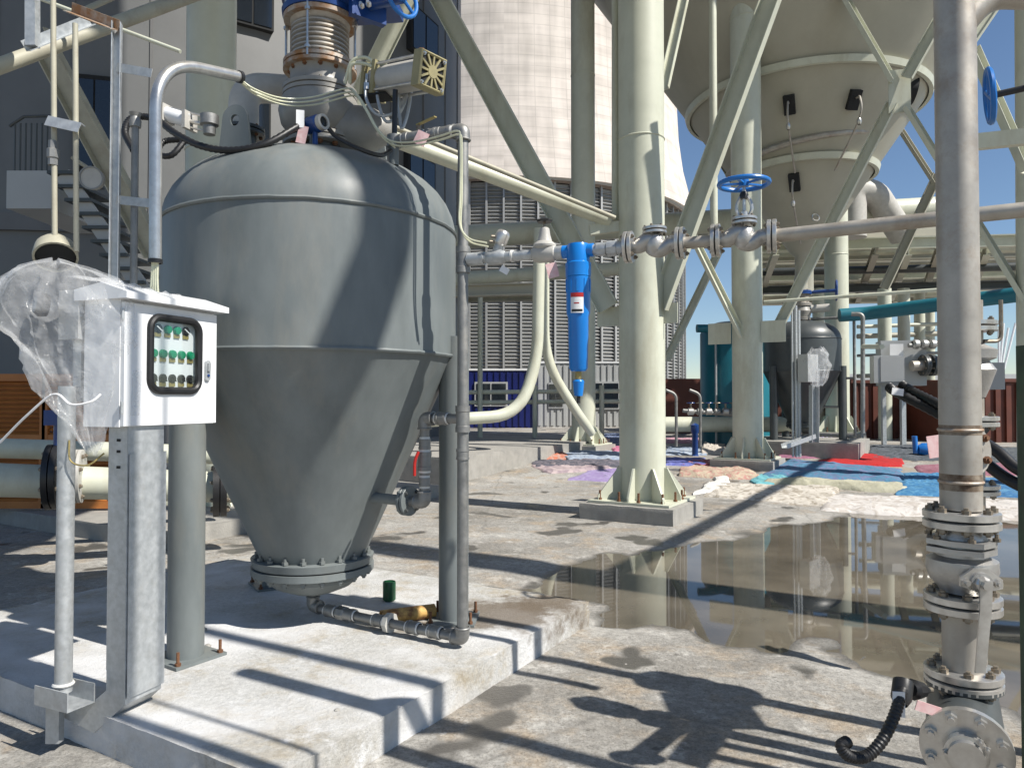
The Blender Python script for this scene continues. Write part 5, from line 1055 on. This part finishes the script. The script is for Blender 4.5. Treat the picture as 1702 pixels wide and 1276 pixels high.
part('tray', MB().beam(at(1350, 735, 16.6), at(1350, 640, 16.6), channel(.2, .11, .008), (.4, -1, 0)), GALV, rt); part('tray_foot', MB().beam(at(1352, 728, 16.6), at(1304, 745, 16.3), channel(.18, .1, .008), Z), GALV, rt)
q = MB(); fcn = at(1358, 610, 16.45)
for i in range(14):
    for j in range(28):
        a = 6.2831853 * j / 28; t = i / 13; r_ = .06 + .22 * math.sin(math.pi * min(1, t * .8 + .12)); q.v.append(fcn + V((math.cos(a) * r_, math.sin(a) * r_ * .6, .42 - .84 * t)) * (1 + .0) + V((noise.noise((math.cos(a) * 3, t * 4, 5)), 0, noise.noise((math.sin(a) * 3, t * 4, 9)))) * .12)
q.f = [(i * 28 + j, i * 28 + (j + 1) % 28, (i + 1) * 28 + (j + 1) % 28, (i + 1) * 28 + j) for i in range(13) for j in range(28)]
solo('plastic_film', 'plastic film crumpled on the far grey cabinet', 'plastic sheet', q, FILM, sharp=70)
# teal tank
TT = V((at(1222, 600, 20.5).x, 20.5, 0)); rt = root('teal_tank', 'teal cylindrical tank behind the quilt-side column', 'tank', TT + Z * .3)
zt3 = at(1222, 533, 20).z; part('shell', MB().lathe(TT, Z, [(.3, 0), (.3, .95), (zt3 - .3, .95), (zt3 - .12, .85), (zt3, .5), (zt3 + .05, 0)], 48), TEAL, rt, sharp=50)
part('branch_pipe', MB().tube(pipe([TT + V((0, -.5, zt3 - .35)), TT + V((-.9, -.9, zt3 - .25)), TT + V((-1.3, -.9, zt3 - .25))], .2), .11, 16), TEAL, rt); part('ladder_rail', MB().cyl(TT + V((-.75, -.75, .4)), TT + V((-.75, -.75, zt3 - .3)), .03), GALV, rt)
part('outlet_pipe', MB().tube([TT + V((-2.4, -1.2, .95)), TT + V((1.6, -1.2, .95))], .2, 20), CREAM, rt)
for i, (px, Y) in enumerate(((1124, 17.2), (1164, 17.2))): run('thin_riser', ('thin grey riser left of the teal tank', 'bent grey riser in front of the teal tank')[i], [at(px, 742, Y), at(px, 655, Y), at(px - 18, 648, Y)], .035, GALVD, rad=.2)
rt = root('valve_manifold', 'row of small valves on a pipe before the teal tank', 'manifold', at(1190, 690, 18.6)); part('pipe', MB().cyl(at(1135, 682, 18.6), at(1225, 690, 18.6), .05), GALVD, rt)
for i, px in enumerate((1148, 1163, 1178, 1192, 1206, 1218)): c = at(px, 684, 18.6); v_ = part('valve', MB().lathe(c - V((.09, 0, 0)), (1, 0, 0), [(0, .05), (.03, .09), (.15, .09), (.18, .05)], 12), (CAST, GALVD)[i % 2], rt); part('valve_stem', MB().cyl(c, c + Z * .22, .025), BOLT, rt, v_); part('valve_wheel', MB().torus(c + Z * .22, Z, .09, .015, 16, 6), (NAVY, BOLT)[i % 2], rt, v_)
solo('hydrant', 'small blue standing fitting by the teal tank', 'fitting', MB().lathe(V((at(1155, 705, 17.4).x, 17.4, .25)), Z, [(0, 0), (0, .12), (.05, .07), (.55, .07), (.6, .1), (.75, .1), (.8, 0)], 16), NAVY)
# right background boxes and hoses
rt = root('instrument_box', 'larger grey instrument cabinet with a paper notice at right', 'cabinet', at(1505, 650, 20.6)); c = at(1497, 604, 20.6); part('body', MB().box(c, (1.15, .6, 1.25), R(-14)), CONTG, rt); part('notice', MB().box(c + V((-.32, -.40, .28)), (.34, .01, .48), R(-14)), PAPER, rt); part('stand', MB().box((c.x + .1, 20.7, c.z / 2 - .2), (.12, .12, c.z - .5)), GALV, rt)
rt = root('instrument_box', 'smaller grey instrument cabinet in front at right', 'cabinet', at(1470, 655, 20.0)); c = at(1471, 614, 20.0); part('body', MB().box(c, (.66, .5, .74), R(-14)), CONTG, rt); part('door', MB().box(c + V((.06, -.27, 0)), (.58, .04, .68), R(-14)), CONTG, rt); part('stand', MB().box((c.x, 20.1, c.z / 2 - .1), (.1, .1, c.z - .4)), GALV, rt)
for i in range(2): solo('cable_hose', ('upper ribbed black hose under the instrument cabinets', 'lower ribbed black hose under the instrument cabinets')[i], 'hose', MB().tube(smooth([at(1500 - 22 * i, 640 + 3 * i, 19.6), at(1512 - 20 * i, 648 + 5 * i, 19.3), at(1560, 672 + i * 16, 18.5), at(1640, 715 + 20 * i, 17.5)], 14), .13, 12, ridge=.13), RUBBER)
solo('paper_tag', 'white paper tag on the black hoses', 'tag', MB().box(at(1492, 651, 18.8), (.3, .015, .18), M=Matrix.Rotation(R(8), 3, 'Y')), PAPER)
rt = root('valve_train', 'stainless flanged valve train right of the instrument cabinets', 'valve train', at(1545, 640, 20)); part('pipe', MB().cyl(at(1515, 608, 20), at(1575, 606, 20), .14, n=20), STEEL, rt)
for px in (1536, 1549): flange(rt, at(px, 607, 20), (1, 0, 0), .29, .05, 8, DGREY, BOLT, br=.03)
part('upper_line', MB().cyl(at(1510, 574, 20), at(1575, 568, 20), .06), GALVD, rt)
for px in (1522, 1536, 1550): part('fitting', MB().lathe(at(px, 572, 20) - V((.1, 0, 0)), (1, 0, 0), [(0, .08), (.05, .13), (.15, .13), (.2, .08)], 12), CAST, rt)
run('gas_line', 'grey vertical line right of the far dark tank', [at(1434, 720, 15.5), at(1434, 522, 15.5), at(1415, 522, 15.6)], .045, GALVD, rad=.1)
run('gas_line', 'short cross line by the instrument cabinets', [at(1434, 576, 15.5), at(1466, 576, 14.5)], .05, CREAM)
rt = root('blue_pump', 'small bright blue pump on the wet concrete at right', 'pump', GG(1540, 760)); b_ = GG(1540, 760); part('body', MB().lathe(b_ + V((-.2, 0, .18)), (1, -.1, 0), [(0, 0), (0, .1), (.1, .16), (.3, .16), (.36, .1), (.36, 0)], 20), WHEELB, rt); part('outlet', MB().cyl(b_ + V((-.25, 0, .1)), b_ + V((-.28, 0, .5)), .06), WHEELB, rt); part('foot', MB().box(b_ + Z * .03, (.4, .3, .06)), DARK, rt)

# ================================================================== quilts drying on the yard
def quilt(label, px4, a, b, h0=.05, seed=0, pat=7, nu=60, nv=34, roll=0):
    cs = [GG(*p) for p in px4]; q = MB()
    for i in range(nu):
        for j in range(nv):
            s_, t = i / (nu - 1), j / (nv - 1); p = (cs[0] * (1 - s_) + cs[1] * s_) * (1 - t) + (cs[3] * (1 - s_) + cs[2] * s_) * t
            h = h0 * .62; e = min(s_, 1 - s_, t, 1 - t); w_ = V((noise.noise((p.x * 2.2 + seed, p.y * 2.2, 1)), noise.noise((p.x * 2.2, p.y * 2.2 + seed, 4)), 0)) * .10
            k = .35 + .65 * min(1, e * 9); z_ = gz(p.x, p.y) + .012 + h * k * (.55 + .9 * abs(noise.noise((p.x * 2.6 + seed, p.y * 1.6, seed))) + .75 * (1 - abs(noise.noise((p.x * 3 + p.y * 2.2, p.y * 1.3 - p.x, seed + 3)))) ** 6 + .35 * abs(noise.noise((p.x * 9, p.y * 3, seed + 5))))
            if e == 0: z_ = gz(p.x + w_.x, p.y + w_.y) - .004
            if roll: z_ += roll * math.exp(-((t - .82) / .12) ** 2) * (e > 0)
            q.v.append(V((p.x + w_.x, p.y + w_.y, z_)))
    q.f = [(i * nv + j, (i + 1) * nv + j, (i + 1) * nv + j + 1, i * nv + j + 1) for i in range(nu - 1) for j in range(nv - 1)]
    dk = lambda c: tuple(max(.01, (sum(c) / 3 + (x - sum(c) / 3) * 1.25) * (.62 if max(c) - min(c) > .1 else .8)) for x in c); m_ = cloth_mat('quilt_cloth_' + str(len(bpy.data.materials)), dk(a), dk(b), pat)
    o = solo('quilt', label, 'quilt', q, m_, 'quilts spread on the yard', sharp=180)
LAV = (.36, .30, .52); WHT = (.72, .70, .66); PNK = (.62, .28, .36)
QL = [('bright red quilt before the far plinth', ((1398, 755), (1505, 757), (1500, 778), (1352, 772)), (.55, .045, .05), (.48, .035, .045), .03, 0),
 ('blue quilt in front of the bright red one', ((1310, 765), (1500, 782), (1505, 806), (1255, 800)), (.13, .27, .40), (.22, .24, .38), .06, .03),
 ('light turquoise quilt edge left of the blue one', ((1255, 792), (1320, 788), (1310, 806), (1252, 808)), (.22, .50, .56), (.30, .58, .60), .05, 0),
 ('rolled cream quilt in front of the blue one', ((1310, 797), (1520, 808), (1510, 824), (1270, 806)), (.62, .60, .48), (.56, .54, .42), .06, .06),
 ('bright blue quilt left of the standpipe', ((1500, 790), (1600, 786), (1610, 830), (1490, 826)), (.09, .24, .44), (.17, .36, .54), .06, .03),
 ('blue quilt right of the standpipe', ((1620, 795), (1760, 800), (1770, 832), (1630, 828)), (.09, .22, .42), (.18, .36, .54), .05, 0),
 ('long white quilt nearest the puddle at right', ((1360, 826), (1760, 838), (1790, 872), (1365, 852)), (.66, .63, .60), (.50, .46, .42), .05, .03),
 ('white quilt left of the longest white one', ((1185, 806), (1395, 812), (1380, 846), (1170, 828)), (.64, .60, .54), (.48, .43, .36), .055, 0),
 ('white flap beside the nearest pedestal', ((1190, 797), (1216, 794), (1205, 818), (1150, 826)), (.74, .73, .70), (.66, .65, .62), .05, 0),
 ('floral cream quilt left of the quilt-side pedestal', ((1130, 778), (1250, 782), (1265, 800), (1128, 794)), (.66, .56, .44), (.58, .34, .30), .07, .04),
 ('maroon and white quilt behind the floral cream one', ((1140, 768), (1205, 764), (1210, 778), (1135, 776)), (.50, .16, .18), (.66, .50, .50), .05, 0),
 ('blue-violet quilt right of the nearest column', ((1108, 764), (1172, 764), (1175, 775), (1105, 776)), (.18, .20, .50), (.26, .28, .58), .05, 0),
 ('pale blue printed quilt beyond the nearest column', ((1108, 744), (1180, 746), (1175, 758), (1105, 758)), (.56, .62, .70), (.30, .38, .52), .05, 0),
 ('grey heap of cloth beside the quilt-side pedestal', ((1166, 745), (1205, 745), (1205, 757), (1165, 757)), (.58, .54, .48), (.48, .44, .40), .16, 0),
 ('pink quilt strip far behind the nearest column', ((1105, 730), (1170, 730), (1175, 738), (1105, 738)), (.62, .36, .42), (.66, .50, .54), .05, 0),
 ('green quilt strip far left of the quilt-side column', ((1165, 727), (1222, 726), (1222, 738), (1165, 740)), (.16, .36, .30), (.24, .46, .40), .05, 0),
 ('orange and salmon quilt left of the nearest column', ((868, 748), (945, 748), (945, 766), (850, 764)), (.66, .28, .20), (.62, .44, .38), .07, .03),
 ('lavender quilt behind the orange one', ((862, 740), (940, 737), (935, 747), (866, 750)), (.26, .24, .52), (.34, .32, .58), .04, 0),
 ('pale blue quilt right of the orange one', ((935, 750), (1034, 754), (1034, 768), (940, 768)), (.50, .56, .64), (.36, .42, .54), .06, .02),
 ('dark charcoal quilt in front of the orange one', ((880, 768), (1034, 766), (1032, 778), (890, 780)), (.10, .10, .12), (.20, .18, .20), .05, .02),
 ('grey-pink printed quilt nearest on the left', ((880, 776), (1005, 772), (1015, 782), (915, 790)), (.50, .42, .42), (.34, .28, .30), .05, .02),
 ('lavender quilt in front of the nearest column', ((985, 782), (1040, 780), (1040, 804), (942, 800)), (.42, .34, .56), (.48, .42, .62), .03, 0),
 ('dark blue quilt right behind the blue filter', ((1000, 722), (1040, 722), (1040, 745), (995, 742)), (.12, .16, .28), (.40, .44, .52), .07, 0),
 ('magenta quilt at the foot of the nearest column', ((1018, 744), (1040, 744), (1040, 752), (1018, 752)), PNK, (.6, .2, .36), .04, 0),
 ('dusky pink quilt left of the bright red one', ((1295, 749), (1400, 750), (1395, 765), (1290, 762)), (.40, .20, .28), (.34, .16, .24), .05, 0),
 ('purple crumpled quilt against the far plinth', ((1350, 740), (1385, 738), (1388, 752), (1348, 752)), (.22, .20, .30), (.36, .34, .44), .30, 0),
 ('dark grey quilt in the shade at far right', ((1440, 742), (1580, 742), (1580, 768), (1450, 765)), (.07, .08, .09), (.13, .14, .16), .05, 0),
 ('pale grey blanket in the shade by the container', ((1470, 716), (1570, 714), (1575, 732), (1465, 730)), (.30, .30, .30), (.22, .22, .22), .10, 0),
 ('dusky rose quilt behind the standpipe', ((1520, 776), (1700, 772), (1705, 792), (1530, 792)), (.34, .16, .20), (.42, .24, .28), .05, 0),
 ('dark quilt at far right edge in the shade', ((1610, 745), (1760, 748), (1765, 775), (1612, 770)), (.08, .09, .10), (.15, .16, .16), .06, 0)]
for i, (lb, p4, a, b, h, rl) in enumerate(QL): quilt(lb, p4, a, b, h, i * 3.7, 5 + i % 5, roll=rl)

# ================================================================== piping to the right of the camera, whose shadows fall into the view
def hit(px, py):
    d = ray(px, py); a = d.x ** 2 + d.y ** 2; b = -2 * (d.x * T.x + d.y * T.y); c_ = T.x ** 2 + T.y ** 2 - TR ** 2
    t = (-b - math.sqrt(b * b - 4 * a * c_)) / (2 * a); return V((0, 0, EYE)) + d * t
rt = root('riser_pipe', 'unseen slim pipe added right of the camera to cast stripes on the cabinet', 'pipe', (1.24, 1.6, 0))
part('drop', MB().cyl((1.24, 1.6, .02), (1.24, 1.6, 7.0), .035), STEEL, rt); part('companion', MB().cyl((1.33, 1.75, .02), (1.33, 1.75, 7.0), .014), STEEL, rt)  # unseen free-standing pipes, added to throw stripe shadows on the cabinet door
hA = hit(572, 596) + SUN * (5 / SUN.z); hB = hit(648, 392) + SUN * (7 / SUN.z)
rt = root('shadow_duct', 'unseen inclined duct added above right of the view to shade the near tank', 'shadow caster', (hA.x, hA.y, 0))  # unseen duct, added and bent so its shadow crosses the near tank
part('duct', MB().tube(pipe([hA - (hB - hA).normalized() * .5, hB, V((hB.x, hB.y, 15))], .3), .17, 24), CREAM, rt); part('drop', MB().cyl((hA.x, hA.y, .02), hA, .055), STEEL, rt)
rt = root('pipe_manifold', 'vertical pipe manifold off to the right of the yard', 'manifold', (2.6, 2.9, 0))
for px, py in ((895, 1045),):
    e = G(px, py, .2); b = V((e.x, e.y, 0)) + SUN_H * 3.0; part('pipe', MB().cyl(b, b + Z * 5.2, .06 if px < 800 else .05, n=20), STEEL, rt)
    if px > 800:
        part('valve_body', MB().lathe(b + Z * 2.05, Z, [(0, .05), (0, .15), (.05, .15), (.06, .1), (.25, .16), (.4, .1), (.42, .15), (.47, .15), (.47, .05)], 20), CAST, rt)
        part('gearbox', MB().box(b + V((.0, -.28, 2.28)), (.22, .3, .3)), CAST, rt)
        for k in range(4): part('side_tube', MB().cyl(b - U * (.32 + .13 * k) + Z * .75, b - U * (.32 + .13 * k) + Z * 2.0, .03), STEEL, rt)
        part('header', MB().cyl(b - U * .2 + Z * 2.05, b - U * .85 + Z * 2.05, .07), STEEL, rt); part('header', MB().cyl(b - U * .2 + Z * .72, b - U * .85 + Z * .72, .07), STEEL, rt)

cr_ = V((6.5, 3.37, 0)); column(cr_, .29, .02, 14, 'cream column off to the right of the view', nb=8)
bm0 = V((1.15, 7.14, 0)) + SUN_H * (7 / math.tan(SUN_EL)) + Z * 7
solo('pipe_bridge', 'overhead cream pipe bridge off to the right of the view', 'pipe', MB().cyl(bm0 - U * .4, bm0 + U * 26, .10, n=20), CREAM)

for i, (py, Y, r_) in enumerate(((540, 27, .07), (556, 29, .10), (588, 30, .06), (622, 28, .08))): run('far_line', ('upper', 'second', 'third', 'lowest')[i] + ' thin far pipe between the far tank and the standpipe', [at(1425, py + 3, Y), at(1600, py - 3, Y)], r_, (CREAM, HOPPER, GALVD, CREAMD)[i], group='thin far pipes')
